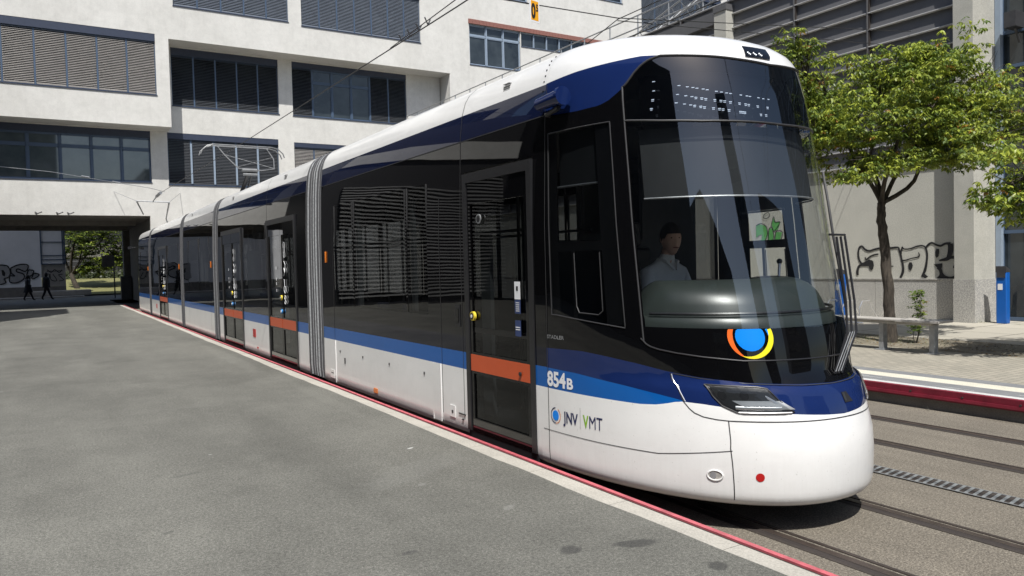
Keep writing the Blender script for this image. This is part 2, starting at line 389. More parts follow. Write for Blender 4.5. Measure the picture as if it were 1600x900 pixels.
def text_polys(txt, size=1.0, offset=0.0, shear=0, spacing=1.0):
    """flat triangles of a text as list of 2d faces, origin at left baseline"""
    cu = bpy.data.curves.new('txt', 'FONT'); cu.body = txt; cu.size = size; cu.offset = offset; cu.shear = shear; cu.space_character = spacing
    cu.resolution_u = 4
    o = bpy.data.objects.new('txt', cu); COL.objects.link(o)
    dg = bpy.context.evaluated_depsgraph_get(); dg.update()
    me = bpy.data.meshes.new_from_object(o.evaluated_get(dg))
    out = [[(me.vertices[i].co.x, me.vertices[i].co.y) for i in p.vertices] for p in me.polygons]
    bpy.data.objects.remove(o); bpy.data.curves.remove(cu); bpy.data.meshes.remove(me)
    return out

# ---------------------------------------------------------------- camera, light, sky
cam = bpy.data.cameras.new('camera'); co = bpy.data.objects.new('camera', cam); COL.objects.link(co)
yaw, pit, rol, f = .5514420, -.0324013, -.0251491, 1183.46
fw = Vector((math.sin(yaw) * math.cos(pit), math.cos(yaw) * math.cos(pit), math.sin(pit)))
r_ = Vector((math.cos(yaw), -math.sin(yaw), 0)); u_ = r_.cross(fw)
r2 = r_ * math.cos(rol) + u_ * math.sin(rol); u2 = -r_ * math.sin(rol) + u_ * math.cos(rol)
mw = Matrix((r2, u2, -fw)).transposed().to_4x4(); mw.translation = (0, 0, 1.9)
co.matrix_world = mw
cam.sensor_width = 36; cam.lens = 36 * f / 1600; cam.clip_end = 2000; cam.clip_start = .05
SC.camera = co
sd = Vector((.53, 1, -1.88)).normalized()
sun = bpy.data.lights.new('sun', 'SUN'); so = bpy.data.objects.new('sun', sun); COL.objects.link(so)
sun.energy = 5.0; sun.angle = R(.53); sun.color = (1, .975, .925)
so.rotation_euler = sd.to_track_quat('-Z', 'Y').to_euler(); so.location = (-10, -20, 40)
w = bpy.data.worlds.new('World'); SC.world = w; w.use_nodes = True
nt = w.node_tree; bg = nt.nodes['Background']; sky = nt.nodes.new('ShaderNodeTexSky'); sky.sky_type = 'NISHITA'
sky.sun_disc = False; sky.sun_elevation = math.asin(-sd.z); sky.sun_rotation = math.atan2(-sd.x, -sd.y)
sky.air_density = 1.0; sky.dust_density = 1.6; sky.ozone_density = 1.2
L(nt, sky.outputs[0], bg.inputs[0]); bg.inputs[1].default_value = .10
SC.view_settings.view_transform = 'Standard'; SC.view_settings.look = 'None'; SC.view_settings.gamma = 1
SC.view_settings.exposure = .22
SC.cycles.max_bounces = 8; SC.cycles.transparent_max_bounces = 16; SC.cycles.glossy_bounces = 4; SC.cycles.diffuse_bounces = 3

# ---------------------------------------------------------------- grounds
def sheet(name, x0, x1, y0, y1, z, mat, th=None):
    mb = MB()
    if th: mb.box(x0, x1, y0, y1, z - th, z)
    else: mb.face([(x0, y0, z), (x1, y0, z), (x1, y1, z), (x0, y1, z)])
    return struct(mb.build(name, mat, merge=False))
sheet('ground', -600, 600, -600, 600, -.03, 'aggregate')
sheet('ground', 3.44, 9.12, -60, 54, 0, 'aggregate')
# asphalt platform with a slightly ragged edge against the pale kerb
mb = MB(); ys = [-40 + i * .35 for i in range(int(94 / .35) + 1)]
random.seed(3); ed = [3.195 + random.uniform(-.010, .010) + .012 * math.sin(y * .9) for y in ys]
mb.grid([[(-60, y, .252), (e, y, .252)] for y, e in zip(ys, ed)])
struct(mb.build('pavement', 'asphalt', merge=False))
mb = MB(); mb.box(-60, 3.345, -40, 54, -.02, .248); struct(mb.build('pavement', 'concrete', merge=False))
# kerb stones with joints
kb = MB(); y = -40
while y < 44:
    kb.box(3.02, 3.343, y + .004, y + .996, .05, .2505); y += 1
struct(kb.build('kerb', 'kerbwhite', merge=False))
mb = MB(); mb.box(3.343, 3.370, -40, 44, .05, .244, 0); struct(mb.build('kerb', 'raildark', merge=False))
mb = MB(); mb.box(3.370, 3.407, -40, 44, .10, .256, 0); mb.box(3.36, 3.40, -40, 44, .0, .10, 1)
struct(mb.build('kerb', ['kerbred_toplit', 'concrete'], merge=False))
# opposite platform
sheet('pavement', 9.12, 60, -60, 54, .246, 'concrete', .3)
mb = MB(); y = -30
while y < 50:
    mb.box(9.10, 9.16, y + .006, y + 1.994, 0, .14); y += 2
struct(mb.build('kerb', 'concrete', merge=False))
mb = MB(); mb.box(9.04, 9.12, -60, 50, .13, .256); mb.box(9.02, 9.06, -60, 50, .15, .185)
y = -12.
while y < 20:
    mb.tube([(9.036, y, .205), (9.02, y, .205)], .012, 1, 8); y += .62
struct(mb.build('kerb', ['kerbred_grazing', 'raildark'], merge=False))
for nm, a, b, mat in (('pavement', 9.12, 9.27, 'stripe_white'), ('pavement', 9.27, 9.62, 'stripe_grey'), ('pavement', 9.62, 9.92, 'stripe_cream'),
                      ('pavement', 9.92, 10.18, 'stripe_grey')):
    sheet(nm, a, b, -60, 50, .250, mat)
sheet('pavement', 10.18, 12.75, -60, 50, .250, 'paving')
sheet('ground', 12.75, 14.5, -60, 50, .2495, 'gravel')
mb = MB(); mb.box(14.5, 19.6, -60, 45, .2, .251); struct(mb.build('path', 'slabs', merge=False))
# thin scuffs where white paint from the line drifts over the grey band
mb = MB(); random.seed(5)
for i in range(26):
    y = random.uniform(1, 9); x = random.uniform(9.27, 9.5); l = random.uniform(.15, .6)
    mb.face([(x, y, .2515), (x + .012, y + .02, .2515), (x + .02, y + l, .2515), (x + .004, y + l * .9, .2515)])
struct(mb.build('pavement', 'stripe_white', merge=False))
# rails
def rail(xc):
    mb = MB()
    prof = [(-.075, .004, 1), (-.04, .004, 1), (-.036, .010, 0), (.022, .010, 0), (.027, -.012, 1), (.058, -.012, 1), (.062, .007, 0), (.078, .007, 0), (.082, .003, 1), (.10, .003, 1)]
    for (a, za, mi), (b, zb, _) in zip(prof, prof[1:]):
        mb.face([(xc + a, -60, za), (xc + b, -60, zb), (xc + b, 41.7, zb), (xc + a, 41.7, za)], mi)
    mb.face([(xc - .105, -60, .0035), (xc - .075, -60, .0045), (xc - .075, 41.7, .0045), (xc - .105, 41.7, .0035)], 2)
    return mb
for xc, lb_ in ((4.20, 'grooved rail nearest the pale kerb, running under the tram'), (5.24, 'grooved rail leaving the tram front between the kerb side rail and the drain grate'),
               (7.12, 'grooved rail of the empty track next to the drain grate'), (8.16, 'grooved rail of the empty track nearest the crimson platform edge')):
    tag(rail(xc).build('rail', ['rail', 'raildark', 'rubberstrip'], merge=False), lb_, 'rail', 'tram rails')
# drain grate between the tracks
mb = MB(); mb.box(6.07, 6.27, -1, 16, -.05, .0085, 1)
y = -1
while y < 15.9:
    mb.face([(6.08, y, .0125), (6.26, y + .03, .0125), (6.26, y + .058, .0125), (6.08, y + .028, .0125)], 0); y += .066
mb.box(6.07, 6.08, -1, 16, 0, .013, 2); mb.box(6.26, 6.27, -1, 16, 0, .013, 2)
tag(mb.build('drain_grate', ['grate', 'rubberstrip', 'metal'], merge=False), 'long slotted steel drain grate lying between the two tracks', 'drain grate')

# ---------------------------------------------------------------- buildings
FY, RY = 40.5, 41.8        # front plane and recessed plane of the office building
def wall_with_openings(mb, x0, x1, z0, z1, yf, th, ops, mi=0):
    """wall in the XZ plane, front face at yf, thickness th, rectangular openings (xa,xb,za,zb)"""
    xs = sorted(set([x0, x1] + [v for o in ops for v in o[:2] if x0 < v < x1]))
    zs = sorted(set([z0, z1] + [v for o in ops for v in o[2:4] if z0 < v < z1]))
    def op(i, j):
        if i < 0 or j < 0 or i >= len(xs) - 1 or j >= len(zs) - 1: return None
        cx = (xs[i] + xs[i + 1]) / 2; cz = (zs[j] + zs[j + 1]) / 2
        return any(o[0] < cx < o[1] and o[2] < cz < o[3] for o in ops)
    for i in range(len(xs) - 1):
        for j in range(len(zs) - 1):
            if op(i, j): continue
            a, b, c, d = xs[i], xs[i + 1], zs[j], zs[j + 1]
            mb.face([(a, yf, c), (b, yf, c), (b, yf, d), (a, yf, d)], mi)
            mb.face([(a, yf + th, c), (a, yf + th, d), (b, yf + th, d), (b, yf + th, c)], mi)
            for (di, dj, q) in ((-1, 0, [(a, yf, c), (a, yf, d), (a, yf + th, d), (a, yf + th, c)]), (1, 0, [(b, yf, c), (b, yf + th, c), (b, yf + th, d), (b, yf, d)]),
                                (0, -1, [(a, yf, c), (a, yf + th, c), (b, yf + th, c), (b, yf, c)]), (0, 1, [(a, yf, d), (b, yf, d), (b, yf + th, d), (a, yf + th, d)])):
                n = op(i + di, j + dj)
                if n is None or n: mb.face(q, mi)
BLD = thing('office_building', (15, 41, .25), 'pale rendered office building with dark blinds behind the tram and a driveway underneath', 'building')
def window(xa, xb, za, zb, yf, kind, n, top=.0, parent=BLD, light=False, lit=None):
    """kind: list per bay 'b' blind, 'd' dark blind, 'g' glass with transom, 'c' curtained, 'u' blue blind"""
    fr = MB(); y0 = yf + .10; fm = 'winframelight' if light else 'winframe'
    t = .045
    fr.box(xa, xb, y0 - .03, y0 + .06, za, za + .05); fr.box(xa, xb, y0, y0 + .06, zb - top - .06, zb - top)
    if top: fr.box(xa - .003, xb + .003, yf + .01, y0 + .05, zb - top, zb + .003, 1)
    fr.box(xa, xa + t, y0, y0 + .06, za, zb); fr.box(xb - t, xb, y0, y0 + .06, za, zb)
    fr.box(xa - .02, xb + .02, yf - .035, y0, za - .035, za + .006, 1)
    bw = (xb - xa) / n
    gl = MB(); bl = MB(); anyb = False; glm = 'glass_c' if 'c' in kind else 'glass_b'
    gl.box(xa, xb, y0 + .05, y0 + .07, za, zb)
    for i in range(n):
        k = kind[i % len(kind)]; a = xa + i * bw; b = a + bw
        if i: fr.box(a - .035, a + .035, y0 - (.05 if light else .02), y0 + .06, za, zb - top)
        if k in 'gc':
            zt = zb - top - (zb - za - top) * .27
            fr.box(a, b, y0, y0 + .055, zt - .04, zt + .04)
            for (p, q) in ((za + .05, zt - .04), (zt + .04, zb - top - .06)):
                for (e, h) in ((a + .03, a + .08), (b - .08, b - .03)): fr.box(e, h, y0 + .01, y0 + .056, p, q)
                fr.box(a, b, y0 + .01, y0 + .054, p, p + .045); fr.box(a, b, y0 + .01, y0 + .054, q - .045, q)
        elif k == 's':
            pass
        else:
            anyb = True; z = za + .10; ph = .078
            while z < zb - top - .04:
                bl.face([(a + .045, y0 - .035, z), (b - .045, y0 - .035, z), (b - .045, y0 + .025, z + .052), (a + .045, y0 + .025, z + .052)], 0)
                z += ph
            bl.box(a + .045, b - .045, y0 - .04, y0 + .02, za + .055, za + .085, 0)
    w_ = fr.build('window', [fm, 'darkband'], parent, merge=False)
    gl.build('pane', glm, w_, merge=False)
    if anyb:
        bm_ = 'slatdark' if 'd' in kind else ('slatblue' if 'u' in kind else 'slat')
        bl.build('blind', bm_, w_, merge=False)
    return w_
# windows: list of (xa, xb, za, zb, kind, n, top, light)
front_ops = []; rec_ops = []
def fwin(*a, **k): front_ops.append((a, k))
def rwin(*a, **k): rec_ops.append((a, k))
fwin(-3.8, 4.95, 10.5, 13.45, 'b', 7, .36)                      # V1, six bays
fwin(-13.5, -4.9, 10.5, 13.45, 'b', 7, .36)
fwin(-3.9, 2.4, 14.9, 17.8, 'd', 5, .36)
fwin(5.82, 11.45, 14.95, 17.8, 'u', 5, .36); fwin(12.14, 19.1, 14.85, 17.7, 'u', 7, .36)
fwin(-13.5, -5, 14.9, 17.8, 'd', 7, .36)
fwin(22.35, 26.0, 14.0, 16.45, 'g', 3, 0, light=True)
fwin(26.06, 33.0, 15.55, 16.45, 's', 7, 0, light=True)
fwin(22.4, 26.6, 18.35, 20.6, 'g', 4, 0, light=True)
fwin(30.2, 34.4, 19.5, 21.9, 'g', 3, 0, light=True)
fwin(36.1, 44.0, 17.95, 21.2, 'u', 6, .3)
fwin(46, 51, 18.2, 21.2, 'u', 4, .3)
for zz in (21.5, 24.8):
    fwin(-13.5, -4.9, zz, zz + 2.6, 'd', 7, .36); fwin(-3.9, 4.95, zz, zz + 2.6, 'd', 7, .36); fwin(5.82, 19.1, zz, zz + 2.6, 'u', 10, .36)
rwin(-3.1, 4.72, 6.4, 8.95, 'c', 6, .32); rwin(-13.5, -4.2, 6.4, 8.95, 'c', 7, .32)
rwin(5.5, 11.05, 6.32, 8.95, 'd', 5, .30); rwin(11.9, 18.6, 6.32, 8.85, 'b', 6, .25)
rwin(5.80, 11.15, 10.32, 13.25, 'd', 5, .36); rwin(11.9, 18.68, 10.3, 13.25, 'dgggdd', 6, .30)
def box_open(a): return (a[0], a[1], a[2], a[3])
FO = [box_open(a) for a, k in front_ops]; RO = [box_open(a) for a, k in rec_ops]
mb = MB()
wall_with_openings(mb, -16, 5.55, 9.0, 28, FY, .3, [o for o in FO if o[1] < 5.6])                     # left volume, two storeys and above
wall_with_openings(mb, 5.55, 20.95, 13.3, 28, FY, .3, [o for o in FO if 5.6 < o[0] < 20.9])
wall_with_openings(mb, 20.95, 60, .25, 24, FY + .03, .3, [o for o in FO if o[0] > 20.9])
mb.build('wall', 'plaster', BLD, merge=False)
mb = MB()
wall_with_openings(mb, -16, 20.9, 4.73, 13.5, RY, .3, RO)
wall_with_openings(mb, 4.58, 20.9, .0, 4.73, RY, .3, [])
mb.build('recessed_wall', 'plaster', BLD, merge=False)
mb = MB()   # soffits, returns and roof
mb.box(-16, 5.55, FY + .301, RY, 9.0, 9.2); mb.box(5.551, 20.95, FY + .301, RY, 13.3, 13.5); mb.box(5.25, 5.548, FY + .301, RY, 9.201, 13.299)
mb.box(20.95, 21.2, FY + .35, RY + .3, .25, 13.3)
mb.build('soffit', 'plaster', BLD, merge=False)
mb = MB(); mb.box(-16, 60, FY + .31, 54, 27.7, 28.1); mb.box(-16.1, 21, FY - .05, FY + .3, 28.1, 28.4); mb.box(20.95, 60, FY - .03, FY + .36, 24, 24.3); mb.build('roof', 'concrete', BLD, merge=False)
mb = MB()   # driveway under the building
mb.box(-16, 20, RY + .301, 54, 4.64, 4.9); mb.box(4.58, 4.95, RY + .301, 54, .25, 4.64); mb.box(4.22, 4.579, 53.2, 54, .25, 4.64)
mb.box(-16, -15.6, RY, 54, .25, 28)
mb.box(-16, 60, 53.7, 53.99, 4.91, 27.7); mb.box(59.7, 60, FY + .4, 53.7, .25, 24)
mb.build('underpass', 'concrete', BLD, merge=False)
mb = MB(); mb.box(-3, 4.2, RY + 3, RY + 3.4, 4.4, 4.64); mb.box(-3, 4.2, RY + 8, RY + 8.4, 4.4, 4.64); mb.each('ceiling_beam', 'concrete', BLD, merge=False)
for a, k in front_ops:
    window(a[0], a[1], a[2], a[3], FY if a[0] < 20.9 else FY + .03, a[4], a[5], a[6], light=k.get('light', False))
for a, k in rec_ops: window(a[0], a[1], a[2], a[3], RY, a[4], a[5], a[6])
mb = MB(); x = 22.3
while x < 33.1:
    mb.box(x, x + .235, FY - .05, FY + .08, 16.45, 16.72); x += .245
mb.build('brick_lintel', 'brick', BLD, merge=False)
# light upright guide strips in front of lower blinds
mb = MB()
for i in range(1, 5):
    x = 5.5 + i * 5.55 / 5; mb.box(x - .045, x + .045, RY + .0, RY + .07, 6.40, 8.45)
mb.each('blind_guide', 'winframelight', BLD, merge=False)
# small junction boxes and hooks under the soffit
mb = MB()
for x in (-.3, .55, 1.0): mb.tube([(x, RY - .02, 4.85), (x + .1, RY - .10, 4.78), (x + .28, RY - .12, 4.86)], .03, 0, 6)
mb.each('cable_bracket', 'darkmetal', BLD, merge=False)

# unseen tower, added to shade the driveway mouth and be mirrored in the tram
WG = thing('shadow_tower', (-7, 33, .25), 'unseen louvred tower added beside the driveway opening for its shadow and reflection', 'tower')
mb = MB(); mb.box(-12, -2.5, 31, 36, .2, 12); mb.build('wall', 'darkpanel', WG, merge=False)
mb = MB(); z = .6
while z < 6.2:
    mb.box(-11.6, -3.4, 30.86, 31.01, z, z + .07); z += .17
mb.build('louvre_screen', 'slatwing', WG, merge=False)  # slats added to be mirrored as stripes in the tram glazing
mb = MB(); mb.box(-12.05, -2.45, 30.8, 36.05, 8.0, 9.4); mb.build('parapet_band', 'plaster', WG, merge=False)
# unseen blocks added behind and beside the camera to shape the tram's reflections
def block(x0, x1, y0, y1, h, mat, lab, step=3.3):
    B = thing('reflected_building', ((x0 + x1) / 2, (y0 + y1) / 2, 0), lab, 'building')
    mb = MB(); mb.box(x0, x1, y0, y1, 0, h); mb.build('wall', mat, B, merge=False)
    mb = MB(); z = 1.4
    while z + 1.8 < h:
        mb.box(x0 + .8, x1 - .8, y1 + .001, y1 + .06, z, z + 1.8); z += step
    mb.each('ribbon_window', 'glass_b', B, merge=False)
BEHIND = [(-34, -17, -12, 40, 24, 'darkpanel', 'unseen long dark block added to darken the reflections along the tram side'),
          (-40, -22, -44, -24, 16, 'darkpanel', 'unseen dark block of middle height added at the corner for windscreen reflections'),
          (-6, 2, -52, -40, 30, 'cladding', 'unseen slim grey tower added far off for windscreen reflections'),
          (12, 30, -44, -30, 16, 'cladding', 'unseen squat grey block added across the tracks for windscreen reflections')]
for b in BEHIND: block(*b)

# ---------------------------------------------------------------- right building (parallel to the tracks)
RB = thing('clad_hall', (19, 14, .25), 'low hall with dark horizontal metal cladding and pale plaster base beside the far platform', 'building')
XW = 18.6
mb = MB()
mb.box(XW, XW + .3, 9.75, 60, 1.27, 4.25, 0)
mb.build('wall', 'plaster2', RB, merge=False)
mb = MB(); y = 9.75
while y < 60:
    mb.box(XW - .03, XW + .3, y + .005, y + 2.2, .25, 1.24); y += 2.205
mb.box(XW - .05, XW + .3, 9.75, 60, 1.24, 1.27, 0)
mb.build('plinth', 'plinth', RB, merge=False)
mb = MB(); ph = .438; z = 4.25
rows = 13
for i in range(rows):
    zz = 4.25 + i * ph
    # each sheet leans outward a little towards its foot
    mb.grid([[(XW - .04, 9.78, zz), (XW - .04, 60, zz)], [(XW + .02, 9.78, zz + ph), (XW + .02, 60, zz + ph)]], 0)
mb.box(XW + .03, XW + .25, 9.78, 60, 4.25, 4.25 + rows * ph, 0)
mb.build('cladding', 'cladding', RB, merge=False)
mb = MB()
for i in range(rows + 1):
    zz = 4.25 + i * ph; mb.box(XW - .10, XW + .02, 9.78, 60, zz - .014, zz + .008)
mb.each('ledge', 'ledge', RB, merge=False)
mb = MB(); y = 12.05
while y < 60:
    if abs(y - 16.55) > 1: mb.box(XW - .085, XW + .02, y - .03, y - .012, 4.25, 4.25 + rows * ph, 0); mb.box(XW - .115, XW + .02, y + .0, y + .03, 4.25, 4.25 + rows * ph, 1)
    y += 2.26
mb.each('cladding_joint', ['raildark', 'cladding'], RB, merge=False)
for y0, y1, h in ((9.29, 9.75, 14.0), (16.62, 17.12, 9.6)):
    mb = MB(); mb.box(XW - .35, XW + (.78 if y0 < 10 else .3), y0, y1, .25, h); mb.build('column', 'column', RB, merge=False, bevel=.01)
    mb = MB(); mb.box(XW - .365, XW + (.785 if y0 < 10 else .3), y0 - .015, y1 + .015, .25, 1.26); mb.build('column_base', 'plinth', RB, merge=False)
mb = MB(); mb.box(XW - .16, XW + .4, 17.13, 60, 9.35, 9.75); mb.box(XW - .38, XW + .4, 16.6, 17.13, 9.6, 9.78); mb.box(XW - .16, XW + .4, 9.78, 16.6, 9.95, 10.4)
mb.build('coping', 'cladding', RB, merge=False)
mb = MB(); mb.box(XW + .31, 34, 9.8, 60, 9.2, 9.34); mb.build('roof', 'concrete', RB, merge=False)
mb = MB(); y = 18
for z in (10.35, 10.8): mb.tube([(XW + .1, 17.2, z), (XW + .1, 60, z)], .025, 0, 6)
while y < 60: mb.tube([(XW + .1, y, 9.7), (XW + .1, y, 10.8)], .025, 0, 6); y += 1.6
mb.build('railing', 'metal', RB, merge=False)
mb = MB()   # trussed gantry on the roof
for k in range(2):
    z = 11.3 + .5 * k; mb.tube([(XW + 1, 17, z), (XW + 4, 26, z)], .035, 0, 6); mb.tube([(XW + 1.6, 17, z), (XW + 4.6, 26, z)], .035, 0, 6)
for i in range(13):
    t = i / 12; x = XW + 1 + 3 * t; y = 17 + 9 * t
    mb.tube([(x, y, 11.3), (x + .6, y, 11.8)], .02, 0, 5); mb.tube([(x, y, 11.8), (x + .6, y, 11.3)], .02, 0, 5)
mb.tube([(XW + 1.3, 18, 9.3), (XW + 1.3, 18, 11.3)], .05, 0, 6); mb.tube([(XW + 3.8, 25, 9.3), (XW + 3.8, 25, 11.3)], .05, 0, 6)
mb.build('roof_gantry', 'metal', RB, merge=False)
# glazed entrance bay to the right of the column
XG = XW + .8
mb = MB(); mb.box(XG, XG + .05, -6, 9.28, .25, 14); mb.build('pane', 'glass_b', RB, merge=False)
mb = MB()
for z in (.30, 2.35, 3.2, 4.7, 6.2, 7.0, 8.5, 9.3, 11): mb.box(XG - .06, XG - .001, -6, 9.28, z - .04, z + .04)
y = 9.23
while y > -6: mb.box(XG - .09, XG - .002, y - .05, y + .05, .25, 14); y -= 1.35
mb.build('window_frame', 'winframe', RB, merge=False)
mb = MB(); mb.box(XG - .22, XG - .1, 9.16, 9.28, .25, 14); mb.build('downpipe', 'winframelight', RB, merge=False)
mb = MB(); mb.box(XG - .5, XG - .1, 8.7, 8.95, 7.0, 7.35); mb.tube([(XG - .3, 8.8, 7.0), (XG - .1, 8.8, 6.7)], .03); mb.build('wall_lamp', 'darkmetal', RB, merge=False)

# graffiti: strokes on a wall plane
def stroke(mb, pts, w, fn, mi=0):
    """pts 2d polyline (u,v), w full width or list; fn(u,v,layer)"""
    P = [Vector((p[0], p[1])) for p in pts]; ws = w if isinstance(w, (list, tuple)) else [w] * len(P)
    # smooth with catmull-rom
    Q = []; W = []
    for i in range(len(P) - 1):
        p0, p1, p2, p3 = P[max(i - 1, 0)], P[i], P[i + 1], P[min(i + 2, len(P) - 1)]
        for k in range(5):
            t = k / 5; Q.append(.5 * ((2 * p1) + (p2 - p0) * t + (2 * p0 - 5 * p1 + 4 * p2 - p3) * t * t + (3 * p1 - p0 - 3 * p2 + p3) * t ** 3)); W.append(ws[i] * (1 - t) + ws[i + 1] * t)
    Q.append(P[-1]); W.append(ws[-1]); a = []; b = []
    for i, q in enumerate(Q):
        d = Q[min(i + 1, len(Q) - 1)] - Q[max(i - 1, 0)]
        if d.length < 1e-9: d = Vector((1, 0))
        d.normalize(); n = Vector((-d.y, d.x)) * W[i] / 2
        a.append(fn(*(q + n))); b.append(fn(*(q - n)))
    mb.grid([a, b], mi)
def blob(mb, pts, fn, mi=0):
    mb.face([fn(*p) for p in pts], mi)
GU = 8.42   # crop pixels per photo pixel of the traced tag
_cnt = [0]
def gw(u, v):
    # traced tag coordinates -> real position on the plaster wall
    _cnt[0] += 1
    px = 1320 + u / GU; pyv = 370 + v / GU
    t = (px - 1340) / (1500 - 1340)
    # perspective along the wall: Y is a rational function of the horizontal position
    y = YW(px); z = 1.9 + (ZH(px) - pyv) * KS(px)
    return (XW - .012 - .0004 * (_cnt[0] % 7), y, z)
def YW(px):
    d = fw * f + r2 * (px - 1 * 800); return XW * d.y / d.x
def ZH(px):   # row of the horizon at this column, for a vertical wall point
    d = fw * f + r2 * (px - 800); return 450 + d.z / u2.z
def KS(px):
    d = fw * f + r2 * (px - 800); return XW * u2.z / d.x
GRF = MB()
bold = 17
for pts, w_ in (([(175, 505), (172, 450), (195, 385), (240, 372), (320, 368)], [20, 24, 20, 20, 26]),
               ([(240, 365), (200, 310), (185, 220), (200, 145), (235, 125), (275, 165), (330, 185), (400, 165), (470, 150), (560, 152), (700, 140), (725, 180), (745, 240)], 16),
               ([(275, 270), (290, 300), (340, 260), (400, 235), (450, 230)], 13), ([(240, 365), (300, 340), (345, 315)], 30),
               ([(600, 265), (605, 325), (605, 385)], 14), ([(560, 390), (645, 386)], 10),
               ([(745, 240), (755, 300), (772, 380), (770, 460), (735, 540)], [16, 16, 18, 24, 20]),
               ([(745, 240), (752, 180), (765, 135), (785, 160), (860, 158), (960, 125), (1030, 118), (1070, 145), (1090, 220), (1085, 320), (1060, 440), (1015, 525)], [14, 14, 14, 12, 12, 14, 14, 14, 16, 18, 26, 14]),
               ([(755, 310), (800, 310), (880, 285), (985, 258), (975, 205)], [16, 12, 10, 12, 8]),
               ([(1065, 150), (1110, 100), (1155, 80), (1210, 105), (1270, 118), (1330, 90), (1400, 90)], [16, 18, 18, 16, 18, 20, 26]),
               ([(1395, 90), (1398, 170), (1380, 250), (1350, 290), (1245, 312)], [50, 48, 42, 34, 12]),
               ([(1380, 270), (1440, 270), (1480, 310), (1490, 370)], [30, 26, 24, 34]), ([(1490, 370), (1450, 385), (1435, 410)], [30, 18, 12]),
               ([(1235, 395), (1265, 440), (1280, 490), (1330, 530), (1400, 540), (1480, 520), (1500, 505)], [40, 30, 30, 26, 20, 30, 40])):
    stroke(GRF, pts, [q * 1.45 for q in w_] if isinstance(w_, list) else w_ * 1.5, gw)
for pts in ([(320, 325), (350, 303), (380, 320), (390, 375), (378, 425), (355, 440), (330, 420), (318, 380)], [(840, 370), (855, 335), (885, 335), (902, 375), (895, 410), (868, 447), (845, 425)],
            [(1198, 200), (1212, 160), (1248, 160), (1250, 200), (1240, 255), (1215, 278), (1198, 250)], [(1175, 362), (1290, 348), (1285, 400), (1270, 450)],
            [(1265, 450), (1300, 500), (1330, 545), (1210, 545), (1245, 510)], [(1020, 520), (1050, 480), (1105, 528), (1060, 545)]):
    blob(GRF, pts, gw)
GRF.build('graffiti_tag', 'paintblack', RB, merge=False)
gr2 = MB()
def gy(u, v): # metres on the wall, u along -Y
    _cnt[0] += 1
    return (XW - .012 - .0004 * (_cnt[0] % 9), 15.86 - u, 2.32 + v)
for pts in ([(0, .55), (.08, .6), (.36, .52), (.44, .3), (.36, .08), (.02, 0), (.2, .12), (.22, .28), (.1, .24), (0, .18)], [(.46, .1), (.5, .45), (.62, .42), (.66, .05), (.54, 0)], [(.58, .55), (.66, .75), (.72, .62), (.9, .6), (.8, .38), (.66, .36)], [(.7, .02), (.74, .32), (.96, .3), (.86, 0)]):
    blob(gr2, pts, gy)
gr2.build('graffiti_green', 'paintgreen', RB, merge=False)
gr3 = MB()
def gy2(u, v):
    p = gy(u, v); return (p[0] - .006, p[1], p[2])
for pts in ([(0, .55), (.2, .6), (.4, .48), (.42, .25), (.3, .06), (0, 0)], [(.46, .1), (.48, .4), (.6, .45), (.66, .2), (.55, 0), (.46, .1)], [(.3, .85), (.45, .92), (.52, .82), (.4, .74), (.28, .78), (.3, .85)], [(.58, .55), (.66, .78), (.72, .62), (.9, .6), (.7, .36)], [(.7, 0), (.74, .32), (.98, .3), (.88, 0)]):
    stroke(gr3, pts, .022, gy2)
gr3.build('graffiti_outline', 'paintblack', RB, merge=False)
# ---------------------------------------------------------------- far side of the driveway
BW = thing('graffiti_wall', (-3, 66.2, .25), 'grey wall with large sprayed letters seen through the driveway under the building', 'wall')
mb = MB(); mb.box(-25, -.24, 66, 66.4, .25, 7.5); mb.build('wall_panel', 'backwall', BW, merge=False)
mb = MB(); mb.box(-25, 1.3, 65.85, 66.02, .25, 1.05); mb.build('plinth', 'concrete', BW, merge=False)
mb = MB(); mb.box(-.22, 1.3, 66.05, 66.3, 2.75, 7.5, 0); mb.box(-.22, 1.3, 66.1, 66.3, 1.05, 2.75, 2)
for z in (2.72, 3.05, 3.35, 4.35, 5.3, 6.2): mb.box(-.22, 1.3, 66.0, 66.06, z - .03, z + .03, 1)
for x in (-.22, 1.17, 1.3): mb.box(x - .04, x + .04, 65.98, 66.08, 2.7, 7.5, 1)
mb.build('garage_panel', ['backwall', 'winframe', 'concretelight'], BW, merge=False)
def bwm(u, v, layer=[0]):
    layer[0] += 1
    px = u / 11.25; py = 400 + v / 11.25
    d = fw * f + r2 * (px - 800) + u2 * (450 - py); t = 65.97 / d.y
    return (d.x * t, 65.97 - .0006 * (layer[0] % 9), 1.9 + d.z * t)
mg = MB()
